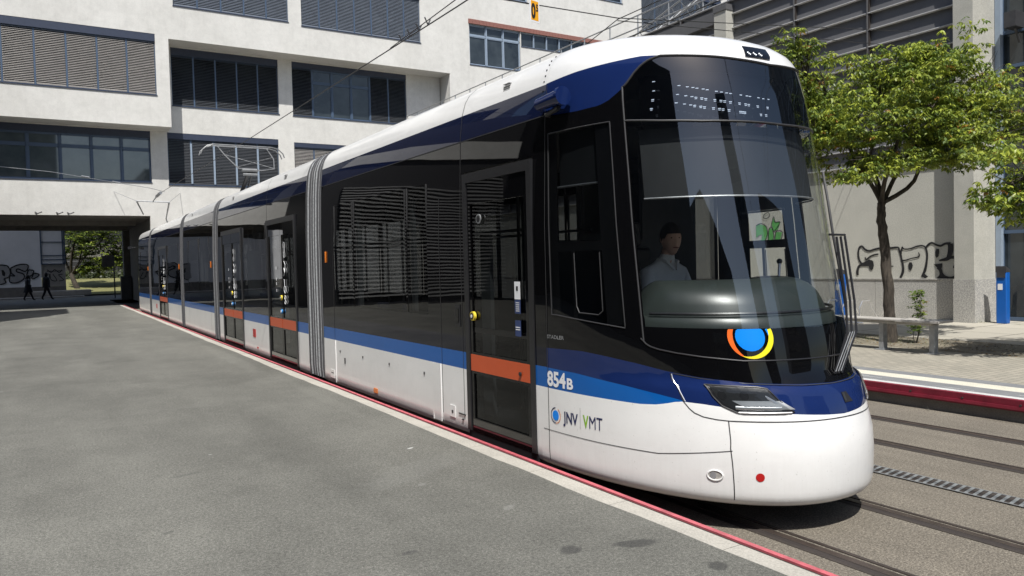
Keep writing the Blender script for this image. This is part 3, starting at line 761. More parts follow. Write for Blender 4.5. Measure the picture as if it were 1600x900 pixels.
# grey fills
for pts in ([(-20, 170), (60, 165), (140, 195), (175, 280), (150, 370), (75, 400), (100, 470), (0, 500), (-60, 480), (-60, 180)], [(190, 210), (290, 165), (400, 150), (480, 170), (470, 250), (440, 330), (400, 420), (300, 465), (200, 465), (170, 400), (190, 350), (240, 345), (190, 290)],
            [(500, 250), (570, 262), (540, 340), (470, 345)], [(600, 310), (670, 330), (590, 390), (565, 370)]):
    blob(mg, pts, bwm, 1)
def bw2(u, v):
    p = bwm(u, v); return (p[0], p[1] - .012, p[2])
for pts in ([(-20, 160), (60, 160), (140, 185), (182, 280), (155, 370), (75, 402), (105, 468), (0, 505)], [(185, 215), (290, 165), (400, 145), (492, 165), (480, 240), (430, 270), (330, 230), (290, 240), (300, 280), (400, 310), (430, 360), (400, 420), (300, 468), (200, 470), (165, 430), (180, 350), (260, 350), (200, 300), (185, 215)],
            [(500, 240), (590, 262), (545, 345), (470, 350), (500, 240)], [(600, 300), (690, 330), (590, 400), (560, 375), (600, 300)], [(455, 385), (490, 360), (525, 400), (495, 440), (455, 415), (455, 385)]):
    stroke(mg, pts, 22, bw2, 0)
blob(mg, [(25, 250), (60, 245), (95, 300), (85, 360), (40, 340)], bw2, 0)
for pts in ([(790, 330), (860, 320), (870, 400)], [(880, 310), (900, 420), (1000, 430), (930, 320)], [(1100, 320), (1030, 330), (1080, 380), (1120, 420), (1040, 440)], [(820, 270), (1100, 260)], [(830, 240), (900, 290), (960, 240), (1040, 290), (1090, 240)]):
    stroke(mg, pts, 14, bw2, 0)
mg.build('graffiti_letters', ['paintblack', 'paintgrey'], BW, merge=False)
mb = MB(); mb.box(-60, 60, 54.0, 66.0, .2, .2485); struct(mb.build('street', 'asphalt', merge=False))
mb = MB(); mb.box(-60, 2.4, 63.6, 65.84, .2, .33); struct(mb.build('pavement', 'concretelight', merge=False))
mb = MB(); mb.grid([[(-60, y, z), (60, y, z)] for y, z in ((66.45, .34), (68, .42), (72, .8), (79, 1.5), (86, 1.7), (140, 1.7))]); mb.face([(1.35, 66.0, .36), (60, 66.0, .36), (60, 66.45, .34), (1.35, 66.45, .34)]); struct(mb.build('lawn', 'grass', merge=False))
mb = MB(); mb.box(-1, 2.9, 65.2, 65.83, .33, .75); tag(mb.build('planter', 'concretelight', merge=False, bevel=.08), 'low pale concrete planter edge in front of the lawn behind the driveway', 'planter')
fb = thing('background_house', (8, 92, 1.6), 'shaded house behind the leafy tree beyond the driveway', 'building')
mb = MB(); mb.box(-12, 30, 88, 98, .3, 12); mb.build('wall', 'darkpanel', fb, merge=False)
mb = MB(); mb.box(-12, 30, 87.9, 87.99, 3.6, 4.9); mb.box(-12, 30, 87.9, 87.99, 7.6, 8.0); mb.build('band', 'concrete', fb, merge=False)
fn = thing('park_fence', (4, 81, 1.5), 'thin dark metal fence behind the lawn beyond the driveway', 'fence')
mb = MB()
for z in (2.0, 2.6, 3.1): mb.tube([(1.4, 81, z), (14, 81, z)], .03, 0, 5)
mb.each('rail', 'darkmetal', fn, merge=False)
mb = MB()
for i in range(11): mb.tube([(1.5 + i * 1.2, 81, 1.5), (1.5 + i * 1.2, 81, 3.1)], .03, 0, 5)
mb.each('post', 'darkmetal', fn, merge=False)
hb = MB(); random.seed(11)
for i in range(2600):
    x = random.uniform(1.0, 9); y = random.gauss(79.5, .4); z = 1.45 + abs(random.gauss(0, .35)); s = random.uniform(.08, .16)
    a = Vector((random.uniform(-1, 1), random.uniform(-1, 1), random.uniform(-.3, 1))).normalized() * s; b = a.orthogonal().normalized() * s * .6
    c = Vector((x, y, z)); hb.face([c - a, c + b, c + a, c - b], 0)
hd = hb.build('hedge', 'leaf5', merge=False); tag(hd, 'low sunlit hedge along the lawn beyond the driveway', 'hedge')
# signpost just behind the driveway
sp = thing('sign_post', (3.95, 57.5, .25), 'dark signpost with a square plate standing behind the driveway', 'sign')
mb = MB(); mb.tube([(3.95, 57.5, .25), (3.95, 57.5, 3.1)], .04, 0, 8); mb.build('post', 'darkmetal', sp)
mb = MB(); mb.box(3.25, 3.95, 57.42, 57.46, 2.35, 3.1, 0); mb.build('sign_plate', 'concrete', sp, bevel=.02)
bx = thing('utility_cabinet', (4.35, 52.6, .25), 'dark cabinet against the inner pier of the driveway', 'cabinet')
mb = MB(); mb.box(3.95, 4.55, 52.3, 52.9, .25, 1.7); mb.build('cabinet_body', 'darkmetal', bx, bevel=.02)
mb = MB(); mb.box(4.0, 4.5, 52.26, 52.3, .35, 1.6); mb.build('door', 'darkmetal', bx, bevel=.01)

# ---------------------------------------------------------------- trees
def branch(mb, p0, p1, r0, r1, bend=.15, n=7, sides=9):
    p0 = Vector(p0); p1 = Vector(p1); d = p1 - p0; o = Vector((random.uniform(-1, 1), random.uniform(-1, 1), random.uniform(-.3, .8))) * d.length * bend
    o2 = Vector((random.uniform(-1, 1), random.uniform(-1, 1), 0)) * d.length * bend * .4
    pts = []; rs = []
    for i in range(n + 1):
        t = i / n; pts.append(p0 + d * t + o * math.sin(math.pi * t) + o2 * math.sin(2 * math.pi * t)); rs.append(r0 + (r1 - r0) * t)
    mb.tube(pts, rs, 0, sides); return pts
def leaves(mb, c, rad, n, size, droop=.5, mats=(.3, .4, .22, .02)):
    """sprays of narrow drooping leaflets on twigs inside an ellipsoid shell"""
    cx, cy, cz = c; rx, ry, rz = rad
    for i in range(n):
        while True:
            v = Vector((random.uniform(-1, 1), random.uniform(-1, 1), random.uniform(-1, 1)))
            if v.length <= 1 and v.length > .25 and random.random() < .35 + .65 * v.length: break
        o = Vector((cx + v.x * rx, cy + v.y * ry, cz + v.z * rz))
        out = Vector((v.x, v.y, .15)); out.normalize()
        rr = random.random(); mi = 0 if rr < mats[0] else 1 if rr < mats[0] + mats[1] else 2 if rr < 1 - mats[3] else 3
        az = random.uniform(0, 2 * math.pi)
        for k in range(5):
            a2 = az + k * 1.25 + random.uniform(-.3, .3)
            d = (Vector((math.cos(a2), math.sin(a2), -droop * random.uniform(.4, 1.6))) + out * .5).normalized()
            s = size * random.uniform(.7, 1.3); side = d.cross(Vector((0, 0, 1)) + Vector((random.uniform(-.5, .5), random.uniform(-.5, .5), 0))).normalized() * s * .19
            p = o + d * s * .15; q = o + d * s * .6 + Vector((0, 0, -s * .03)); e = o + d * s + Vector((0, 0, -s * .18 * droop))
            mb.face([p, q + side, e, q - side], mi)
VR = Vector((math.cos(yaw), -math.sin(yaw), 0)); VF = Vector((math.sin(yaw), math.cos(yaw), 0))
def make_tree(base, lobes, trunk_pts, trunk_r, label, leafsize, dens, seed, group):
    """lobes: (sideways, depth, height, rx, rz) in metres from the trunk foot"""
    random.seed(seed); b = Vector(base)
    T = thing('street_tree', base, label, 'tree', group)
    tm = MB()
    P = [b + VR * s + VF * d + Vector((0, 0, h)) for s, d, h in trunk_pts]
    n = 26; pts = []; rs = []
    for i in range(n + 1):
        t = i / n * (len(P) - 1); k = min(int(t), len(P) - 2); u = t - k
        pts.append(P[k].lerp(P[k + 1], u) + Vector((math.sin(i * 1.9) * .008, math.cos(i * 1.3) * .008, 0)))
        tt = i / n; rs.append(trunk_r * (1.55 - 1.2 * min(tt * 7, 1) * .33 - .35 * tt + .05 * math.sin(i * 2.7)))
    tm.tube(pts, rs, 0, 14); top = pts[-1]
    cm = MB(); random.seed(seed + 1)
    cs = [b + VR * s + VF * d + Vector((0, 0, h)) for s, d, h, rx, rz in lobes]
    cen = sum(cs, Vector()) / len(cs); nl = 6
    limbs = []
    for k in range(nl):
        a = 2 * math.pi * k / nl + .4
        tgt = cen + (VR * math.cos(a) * 1.35 + VF * math.sin(a) * .8) + Vector((0, 0, .15 * (k % 3)))
        limbs.append(branch(tm, top.lerp(pts[-3], (k % 3) * .45), top.lerp(tgt, .72), trunk_r * .52, trunk_r * .24, .12, 8, 9))
    for li, (s, d, h, rx, rz) in enumerate(lobes):
        c = cs[li]; near = min((p for lm_ in limbs for p in lm_[4:]), key=lambda p: (p - c).length)
        q = branch(tm, near, c - Vector((0, 0, rz * .35)), .022, .010, .12, 7, 6)
        for k in range(5):
            e = c + Vector((random.uniform(-1, 1) * rx * .8, random.uniform(-1, 1) * rx * .8, random.uniform(-.4, .5) * rz))
            sb = branch(tm, q[random.randint(3, 6)], e, .017, .005, .12, 5, 5)
            for m_ in range(2):
                e2 = e + Vector((random.uniform(-1, 1) * .35, random.uniform(-1, 1) * .35, random.uniform(-.05, .3)))
                branch(tm, sb[3], e2, .007, .003, .1, 3, 4)
        nn = int(dens * rx * rx * rz * 6)
        # break the lobe into smaller clumps so the crown has an uneven outline and gaps
        for k in range(max(7, int(rx * rx * 44))):
            o = Vector((random.gauss(0, .50) * rx, random.gauss(0, .50) * rx, random.gauss(0, .46) * rz)); cr = random.uniform(.16, .30)
            leaves(cm, c + o, (cr * 1.5, cr * 1.5, cr * .62), int(dens), leafsize, .8)
    tm.build('trunk', 'bark', T, ang=60, merge=True)
    cm.build('crown', ['leaf1', 'leaf2', 'leaf3', 'leaf4'], T, merge=False)
    return T
P84 = 83.3
def lob(px, py, rx, rz, d=0.0, z0=530, x0=1385):
    return ((px - x0) / P84, d, (z0 - py) / P84, rx / P84, rz / P84)
lobes1 = [lob(1228, 130, 34, 30, .4), lob(1225, 185, 34, 34, .2), lob(1262, 235, 34, 26, .1), lob(1285, 180, 44, 36, -.2), lob(1235, 215, 28, 24, .5), lob(1250, 72, 26, 34), lob(1255, 110, 36, 30), lob(1240, 150, 40, 40, -.1), lob(1300, 150, 50, 40, .3), lob(1258, 205, 50, 32, -.3), lob(1315, 205, 50, 36, -.5),
          lob(1385, 110, 55, 34, .3), lob(1450, 85, 55, 26), lob(1500, 95, 36, 28, .4), lob(1430, 150, 62, 40, -.4), lob(1500, 160, 60, 45, -.2), lob(1370, 190, 60, 40, -.7),
          lob(1440, 215, 60, 32, -.5), lob(1545, 115, 34, 32, .3), lob(1565, 170, 38, 38, .1), lob(1340, 252, 42, 20, -.6), lob(1320, 268, 28, 14, -.6), lob(1400, 250, 36, 16, -.4),
          lob(1480, 235, 50, 28, -.4), lob(1530, 235, 38, 34, -.3), lob(1590, 150, 32, 50, .5), lob(1450, 120, 50, 30, .9), lob(1360, 150, 60, 40, 1.0), lob(1500, 200, 50, 40, .9), lob(1600, 200, 28, 36, .3)]
make_tree((13.44, 8.36, .25), lobes1, [(0, 0, 0), (-.02, 0, .9), (-.10, 0, 1.9), (-.15, 0, 2.3), (-.14, 0, 2.6)], .088,
          'slender street tree with spreading light green crown in front of the sprayed wall', .10, 26, 21, 'street trees beside the far platform')
lobes2 = [lob(1575, 275, 40, 34), lob(1620, 250, 50, 45), lob(1615, 300, 40, 24), lob(1690, 250, 60, 50), lob(1760, 230, 70, 60), lob(1700, 180, 70, 60), lob(1830, 260, 60, 50), lob(1780, 150, 80, 50), lob(1860, 190, 60, 60)]
lobes2 = [(((l[0] * P84 + 1385) - 1740) / 100, l[1], (l[2] * P84) / 100 + .1, l[3] * P84 / 100, l[4] * P84 / 100) for l in lobes2]
make_tree((13.3, 4.75, .25), lobes2, [(0, 0, 0), (.02, 0, 1.0), (.0, 0, 2.3)], .10,
          'darker street tree nearer the camera beside the glazed bay, its foliage hanging low', .11, 26, 5, 'street trees beside the far platform')
# tree beyond the driveway
random.seed(31)
FT = thing('park_tree', (3.6, 72, .3), 'broad leafy tree on the lawn seen through the driveway', 'tree')
tm = MB(); tr = branch(tm, (2.35, 71.5, .3), (1.75, 72, 2.6), .22, .14, .05)
for k in range(7): branch(tm, tr[5], (random.uniform(1.5, 6), 72 + random.uniform(-1, 1), random.uniform(3, 6)), .09, .03)
tm.build('trunk', 'bark', FT)
cm = MB()
for k in range(125):
    c = (random.uniform(1.2, 6.8), 72 + random.uniform(-1.6, 1.6), random.uniform(2.5, 7.5))
    if c[2] < 3.4 and 2.8 > c[0]: continue
    r_c = random.uniform(.35, .7); leaves(cm, c, (r_c * 1.3, r_c, r_c * .7), 26, .26, .5)
for k in range(10):
    leaves(cm, (random.uniform(2.2, 4.6), 71.5, random.uniform(1.9, 2.9)), (.4, .4, .3), 22, .24, .8)
cm.build('crown', ['leaf5', 'leaf2', 'leaf3', 'leaf1'], FT, merge=False)

# ---------------------------------------------------------------- street furniture
BN = thing('bench', (12.25, 8.2, .25), 'long grey steel leaning bench beside the tree on the far platform', 'bench')
mb = MB(); mb.box(12.10, 12.55, 6.72, 7.45, .76, .80); mb.box(12.16, 12.50, 7.44, 10.6, .765, .795); mb.box(12.2, 12.46, 6.9, 10.5, .715, .76)
mb.build('seat', 'concretelight', BN, bevel=.006)
for y in (6.92, 7.80, 10.2):
    mb = MB(); mb.box(12.27, 12.39, y - .04, y + .04, .25, .72); mb.box(12.2, 12.46, y - .09, y + .09, .25, .262); mb.build('leg', 'metal', BN)
TM = thing('ticket_validator', (18.9, 9.0, .25), 'tall blue pillar box with dark slanted head between column and glazed bay', 'pillar box', 'blue pillar boxes')
def totem(T, x, y):
    mb = MB(); mb.box(x - .085, x + .085, y - .11, y + .11, .25, 1.42); mb.build('housing', 'bluepaint', T, bevel=.015)
    mb = MB(); mb.prism([(-.10, 1.42), (.085, 1.42), (.085, 1.48), (-.10, 1.56)], lambda u, v, d: (x + u, y - .11 + .22 * d, v)); mb.box(x - .105, x - .086, y - .09, y + .09, 1.30, 1.42); mb.build('head', 'darkmetal', T)
    mb = MB(); mb.box(x - .092, x - .086, y - .03, y + .07, 1.02, 1.16); mb.build('notice', 'sticker', T)
totem(TM, 18.55, 8.82)
T2 = thing('ticket_validator', (17.1, 11.9, .25), 'blue pillar box partly hidden behind the raised wiper', 'pillar box', 'blue pillar boxes'); totem(T2, 17.1, 11.95)
BR = thing('bicycle_rack', (16.9, 11.2, .25), 'bent silver bicycle rack loops between the tram front and the tree', 'bicycle rack')
mb = MB()
for i in range(5):
    y = 11.1 + i * .45; x = 16.6
    mb.tube([(x, y, .25), (x, y, .62), (x + .12, y, .78), (x + .4, y, .78), (x + .5, y, .6), (x + .8, y, .27)], .014, 0, 6)
mb.tube([(16.6, 11.0, .27), (16.6, 13.0, .27)], .016, 0, 6); mb.build('rack_frame', 'chrome', BR)
# sapling and weeds by the trunk
random.seed(9); SP = thing('sapling', (13.55, 7.95, .25), 'thin leafy shoot growing from the gravel close to the tree trunk', 'plant')
mb = MB()
for k in range(3): branch(mb, (13.55 + k * .03, 7.95, .25), (13.6 + random.uniform(-.06, .06), 7.93 + random.uniform(-.08, .08), .8 + .22 * k), .008, .003, .08, 5, 5)
mb.build('stem', 'bark', SP)
mb = MB()
for k in range(75):
    z = random.uniform(.45, 1.28); leaves(mb, (13.6 + random.gauss(0, .05), 7.93 + random.gauss(0, .06), z), (.06, .06, .05), 2, .075, .4)
mb.build('foliage', ['leaf2', 'leaf3', 'leaf3', 'leaf4'], SP, merge=False)
mb = MB()
for k in range(2300):
    x = random.uniform(12.78, 14.45); y = random.uniform(3, 14); z = .252; s = random.uniform(.012, .035)
    a = random.uniform(0, 6.28)
    mb.face([(x, y, z + .004), (x + s * math.cos(a), y + s * math.sin(a), z + .010), (x + s * 1.4 * math.cos(a + .6), y + s * 1.4 * math.sin(a + .6), z + .004), (x + s * .6 * math.cos(a + 1.3), y + s * .6 * math.sin(a + 1.3), z + .012)], random.choice((0, 0, 1, 2)))
o = mb.build('leaf_litter', ['seedpod', 'bark', 'leaf4'], merge=False); o['kind'] = 'stuff'; o['label'] = 'dry leaves and twigs scattered over the gravel strip'; o['category'] = 'leaf litter'
mb = MB()
for k in range(900):
    if k % 3 == 0: x = 13.6 + random.gauss(0, .25); y = 8.3 + random.gauss(0, .5)
    elif k % 3 == 1: x = 18.4 + random.uniform(-.1, .12); y = random.choice((9.2, 8.4, 8.0, 7.4)) + random.gauss(0, .1)
    else: x = random.uniform(12.8, 14.4); y = random.uniform(4, 13)
    h = random.uniform(.03, .12); a = random.uniform(0, 6.28); w_ = .006
    mb.face([(x, y, .25), (x + w_ * 2, y + w_, .25), (x + math.cos(a) * h * .5, y + math.sin(a) * h * .5, .25 + h)], 0)
for k in range(60):
    x = 9.0 + random.gauss(0, .03); y = random.choice((4.35, 4.2, 5.1)) + random.gauss(0, .05); h = random.uniform(.03, .09)
    mb.face([(x, y, 0), (x + .008, y + .004, 0), (x + random.uniform(-.03, .03), y + random.uniform(-.03, .03), h)], 1)
o = mb.build('weeds', ['leaf2', 'seedpod'], merge=False); o['kind'] = 'stuff'; o['label'] = 'tufts of weeds and dry grass at wall foot and gravel'; o['category'] = 'weeds'

# ---------------------------------------------------------------- overhead line
OW = thing('contact_wire', (4.67, 20, 5.3), 'overhead contact wire with its carrier wire above the tram', 'overhead wire', 'overhead wires')
mb = MB(); mb.tube([(4.67, -30, 5.25), (4.67, 8.8, 5.24), (4.67, 21, 5.33), (4.55, 37.3, 5.47)], .009, 0, 6); mb.build('lower_wire', 'wire', OW)
mb = MB(); mb.tube([(4.67, -30, 5.42), (4.67, 8.8, 5.34), (4.67, 11, 5.27)], .007, 0, 6)
mb.tube([(4.67, 8.4, 5.24), (4.67, 8.4, 5.36)], .012, 0, 6); mb.build('carrier_wire', 'wire', OW)
mb = MB()
for y in (8.3, 9.6, 9.9, 10.2, 10.5): mb.tube([(4.60, y, 5.33), (4.67, y + .05, 5.25), (4.74, y + .12, 5.35)], .011, 0, 6)
mb.each('clamp', 'darkmetal', OW)
W2 = thing('contact_wire', (7.62, 10, 5.3), 'overhead contact wires above the empty second track', 'overhead wire', 'overhead wires')
mb = MB(); mb.tube([(7.62, -30, 5.25), (7.62, 9.1, 5.26), (7.55, 41, 5.2)], .009, 0, 6); mb.build('lower_wire', 'wire', W2)
mb = MB(); mb.tube([(7.62, -30, 5.7), (7.62, 9.1, 5.60), (7.62, 10.6, 5.27)], .007, 0, 6); mb.build('carrier_wire', 'wire', W2)
SWR = thing('span_wire', (6, 8.8, 5.6), 'thin span wire crossing above the tram roof and carrying the orange number sign', 'span wire')
mb = MB(); mb.tube([(-7.1, 23, 9), (4.67, 8.6, 5.36), (7.62, 9.1, 5.62), (18.5, 10.9, 7.4)], .008, 0, 6); mb.tube([(7.62, 9.1, 5.58), (18.5, 11.3, 7.15)], .007, 0, 6); mb.build('cable', 'wire', SWR)
SG = thing('speed_sign', (5.86, 8.8, 5.4), 'small orange sign reading 05 hanging from a wire above the tram roof', 'sign')
def sgm(u, v, d): return Vector((5.83, 8.72, 5.19)) + Vector((.97, .24, 0)).normalized() * u + Vector((0, 0, v)) + Vector((.24, -.97, 0)).normalized() * (.012 * d)
mb = MB(); mb.prism([(-.095, 0), (.095, 0), (.095, .31), (-.095, .31)], sgm); mb.build('sign_plate', 'sticker', SG)
mb = MB(); mb.prism([(-.073, .024), (.073, .024), (.073, .286), (-.073, .286)], lambda u, v, d: sgm(u, v, 1 + .12 * d)); mb.build('sign_face', 'signorange', SG)
mb = MB()
for fc in text_polys('0', .27, .012): mb.face([sgm(-.072 + x * .62, .055 + y, 1.3) for x, y in fc])
for fc in text_polys('5', .13, .005): mb.face([sgm(.022 + x * .75, .155 + y, 1.3) for x, y in fc])
mb.build('lettering', 'paintblack', SG, merge=False)
mb = MB(); mb.tube([sgm(0, .30, .5), sgm(0, .40, .5)], .008, 0, 6); mb.build('hook', 'darkmetal', SG)
IN = thing('wire_anchor', (4.6, 40.4, 5.5), 'insulated anchor fixing the overhead wire to the facade above the driveway', 'wire anchor')
mb = MB(); mb.tube([(4.55, 37.3, 5.47), (4.5, 38.3, 5.40)], .07, 0, 8); mb.tube([(4.5, 38.3, 5.4), (4.45, 39.3, 5.25)], .03, 0, 6)
mb.tube([(3.75, 39.3, 5.25), (5.15, 39.3, 5.22)], .03, 0, 6)
mb.tube([(3.75, 39.3, 5.25), (4.25, 41.6, 4.8)], [.04, .03], 0, 6); mb.tube([(5.15, 39.3, 5.22), (5.3, 41.8, 4.6)], [.04, .03], 0, 6)
mb.tube([(3.75, 39.3, 5.25), (3.0, 41.8, 5.9)], .01, 0, 5); mb.tube([(5.15, 39.3, 5.22), (6.0, 41.8, 5.9)], .01, 0, 5); mb.build('insulator', 'metal', IN)
CW = thing('feeder_wire', (0, 30, 6.6), 'slack feeder wire with insulators in front of the windows above the driveway', 'overhead wire')
mb = MB(); mb.tube([(-7, 33, 6.3), (0.3, 34, 5.85), (3.9, 35.2, 5.45), (4.6, 36.3, 5.42)], .012, 0, 6); mb.build('cable', 'metal', CW)
mb = MB(); mb.tube([(1.35, 34.25, 5.75), (1.62, 34.32, 5.72)], .035, 0, 6); mb.tube([(2.45, 34.65, 5.62), (2.75, 34.75, 5.58)], .035, 0, 6); mb.build('insulator', 'metal', CW)
# litter twig on the aggregate
mb = MB(); mb.tube([(5.55, 1.62, .012), (5.60, 1.58, .016), (5.63, 1.52, .012)], .006, 0, 6); tag(mb.build('twig', 'seedpod'), 'short pale twig lying on the trackside gravel surface', 'twig')

# ---------------------------------------------------------------- people
def skin_body(name, verts, edges, radii, mat, parent=None, sub=2, root=0, loc=None):
    me = bpy.data.meshes.new(name); me.from_pydata(verts, edges, []); o = bpy.data.objects.new('tmp', me); COL.objects.link(o)
    md = o.modifiers.new('s', 'SKIN'); md.use_smooth_shade = True
    for i, r in enumerate(radii):
        sv = me.skin_vertices[0].data[i]; sv.radius = (r, r) if not isinstance(r, tuple) else r
        sv.use_root = (i == root)
    ss = o.modifiers.new('u', 'SUBSURF'); ss.levels = sub; ss.render_levels = sub
    dg = bpy.context.evaluated_depsgraph_get(); dg.update()
    m2 = bpy.data.meshes.new_from_object(o.evaluated_get(dg)); m2.name = name
    bpy.data.objects.remove(o); bpy.data.meshes.remove(me)
    m2.materials.clear(); m2.materials.append(M[mat])
    for p in m2.polygons: p.use_smooth = True; p.material_index = 0
    ob = bpy.data.objects.new(name, m2); COL.objects.link(ob)
    if parent is not None: ob.parent = parent; ob.location = -parent_loc(parent) if loc is None else loc
    return ob
def walker(x, y, zg, label, skirt, h=1.0):
    T = thing('person', (x, y, zg), label, 'person', 'people walking behind the driveway'); k = h
    V = [(0, 0, .95), (0, 0, 1.15), (0, 0, 1.38), (0, 0, 1.50), (.02, 0, 1.62), (.02, 0, 1.72),
         (0, -.16, 1.40), (-.06, -.23, 1.15), (.10, -.22, .95), (0, .16, 1.40), (.08, .23, 1.15), (.2, .2, .98),
         (0, -.09, .90), (.16, -.09, .50), (.30, -.09, .10), (.42, -.09, .06), (0, .09, .90), (-.10, .09, .50), (-.26, .09, .13), (-.16, .09, .05)]
    E = [(0, 1), (1, 2), (2, 3), (3, 4), (4, 5), (2, 6), (6, 7), (7, 8), (2, 9), (9, 10), (10, 11), (0, 12), (12, 13), (13, 14), (14, 15), (0, 16), (16, 17), (17, 18), (18, 19)]
    Rr = [.14, .14, .15, .055, .095, .085, .065, .05, .035, .065, .05, .035, .09, .065, .045, .035, .09, .065, .045, .035]
    V = [(x + a * k, y + b * k, zg + c * k) for a, b, c in V]
    skin_body('body', V, E, [r * k * 1.2 for r in Rr], 'darkcloth', T)
    mb = MB(); mb.ball((x + .02 * k, y, zg + 1.68 * k), (.105 * k, .10 * k, .115 * k), 0, 10, 8); mb.build('hair', 'hair', T)
    if skirt:
        mb = MB(); mb.grid([[(x + (r * math.cos(a)) * k, y + r * .8 * math.sin(a) * k, zg + z * k) for a in [i * math.pi / 8 for i in range(16)]] for z, r in ((1.12, .15), (.95, .19), (.75, .24), (.58, .29))], 0, True); mb.build('skirt', 'darkcloth', T)
        mb = MB(); mb.grid([[(x + (r * math.cos(a)) * k, y + r * 1.1 * math.sin(a) * k, zg + z * k) for a in [i * math.pi / 8 for i in range(16)]] for z, r in ((1.11, .16), (1.25, .17), (1.42, .165), (1.47, .09))], 0, True); mb.build('top', 'greycloth', T)
    else:
        mb = MB(); mb.grid([[(x + (r * math.cos(a)) * k, y + r * 1.15 * math.sin(a) * k, zg + z * k) for a in [i * math.pi / 8 for i in range(16)]] for z, r in ((.82, .23), (1.0, .22), (1.25, .22), (1.44, .19), (1.52, .08))], 0, True); mb.build('jacket', 'darkcloth', T)
walker(-1.0, 58.5, .25, 'person walking in a knee length skirt in front of the sprayed letters', True, .95)
walker(.02, 58.5, .25, 'person in dark jacket and trousers striding in front of the garage panel', False, 1.02)
# ---------------------------------------------------------------- tram
CX = 4.67; TW = 1.15; YB = 5.3; NN = 2.2
def interp(x, T):
    if x <= T[0][0]: return T[0][1]
    for (a, b), (c, d) in zip(T, T[1:]):
        if x <= c: return b + (d - b) * (x - a) / (c - a)
    return T[-1][1]
NOSE = [(.20, 3.275), (.21, 3.25), (.225, 3.23), (.25, 3.213), (.28, 3.203), (.35, 3.195), (.5, 3.19), (.65, 3.20), (.77, 3.235), (.79, 3.24), (.86, 3.255), (.98, 3.30), (1.015, 3.325), (1.035, 3.375), (1.3, 3.41), (1.6, 3.47), (2.1, 3.57), (2.5, 3.645), (2.9, 3.73),
        (3.15, 3.78), (3.35, 3.84), (3.41, 3.865), (3.48, 3.93), (3.55, 4.03), (3.60, 4.14), (3.65, 4.31), (3.69, 4.50), (3.72, 4.72), (3.745, 5.05), (3.75, 5.15)]
OFF = [(.20, .06), (.21, .04), (.225, .022), (.25, .008), (.28, .002), (.35, 0), (2.2, 0), (3.11, .03), (3.37, .06), (3.5, .10), (3.58, .15), (3.65, .23), (3.69, .32), (3.72, .43), (3.745, .62), (3.75, .7)]
def S(t, z, off=0.0):
    w_ = TW - interp(z, OFF); l = YB - interp(z, NOSE); c, s = math.cos(t), math.sin(t)
    p = Vector((CX - w_ * math.copysign(abs(c) ** (2 / NN), c), YB - l * abs(s) ** (2 / NN), z))
    if off:
        n = SN(t, z); p = p + n * off
    return p
def SN(t, z):
    tt = min(max(t, .01), math.pi - .01)
    a = S(tt + .008, z) - S(tt - .008, z); z1 = min(z + .01, 3.745); b = S(tt, z1) - S(tt, z1 - .02)
    n = b.cross(a); n.normalize()
    if n.dot(Vector((S(tt, z).x - CX, S(tt, z).y - YB - .5, 0))) < 0: n = -n
    return n
def speed(t, z): return (S(t + .01, z) - S(t - .01, z)).length / .02
Z_TOPS = [3.44, 3.48, 3.515, 3.55, 3.575, 3.60, 3.625, 3.65, 3.67, 3.69, 3.705, 3.72, 3.735, 3.745, 3.75]
TRAM = thing('tram', (CX, 21, 0), 'long low white, blue and black articulated tram standing along the platform edge', 'tram')
# ---- bands of the cab
def sym(fn): return lambda t: fn(t if t <= math.pi / 2 else math.pi - t)
B1 = sym(lambda t: interp(t, [(0, .862), (.34, .855), (.525, .851), (.60, .860), (.65, .875), (.70, .894), (.73, .897), (.82, .889), (.9, .877), (1.22, .837), (1.44, .816), (1.57, .806)]))
B2 = sym(lambda t: max(interp(t, [(0, 1.032), (.21, 1.02), (.47, .972), (.60, .94), (.71, .9105), (.74, .896)]), B1(t)) if t < .74 else B1(t))
B3 = sym(lambda t: interp(t, [(0, 1.192), (.15, 1.198), (.25, 1.20), (.36, 1.183), (.45, 1.165), (.55, 1.142), (.70, 1.098), (.85, 1.067), (1.08, 1.036), (1.35, 1.022), (1.57, 1.015)]))
B6 = sym(lambda t: interp(t, [(0, 3.11), (.15, 3.09), (.29, 3.08), (.44, 3.088), (.50, 3.115), (.56, 3.165), (.6, 3.205), (.624, 3.235), (.66, 3.29), (.71, 3.345), (.76, 3.38), (.83, 3.404), (.93, 3.395), (1.17, 3.372), (1.35, 3.352), (1.57, 3.335)]))
B7 = sym(lambda t: interp(t, [(0, 3.37), (.28, 3.399), (.55, 3.412), (.72, 3.42), (.83, 3.408), (.93, 3.397), (1.17, 3.374), (1.35, 3.354), (1.57, 3.337)]))
tl = .60; WL = .08; WR = .50
SPL = sym(lambda t: interp(t, [(0, 2.96), (.6, 2.945), (.8, 2.915), (1.04, 2.892), (1.57, 2.875)]))
WSB = sym(lambda t: interp(t, [(0, 1.47), (.1, 1.475), (.5, 1.40), (.6, 1.415), (1.57, 1.40)]))
ts = sorted(set([round(i * math.pi / 96, 5) for i in range(97)] + [WL, WR, tl, .73, .93, math.pi - WL, math.pi - WR, math.pi - tl]))
def sub(a, b, n): return [a + (b - a) * i / n for i in range(n + 1)]
def is_open(t0, t1, row):
    t = (t0 + t1) / 2; t = min(t, math.pi - t)
    return row in ('win',) and (WL < t < WR or t > tl) or row == 'disp' and t > tl
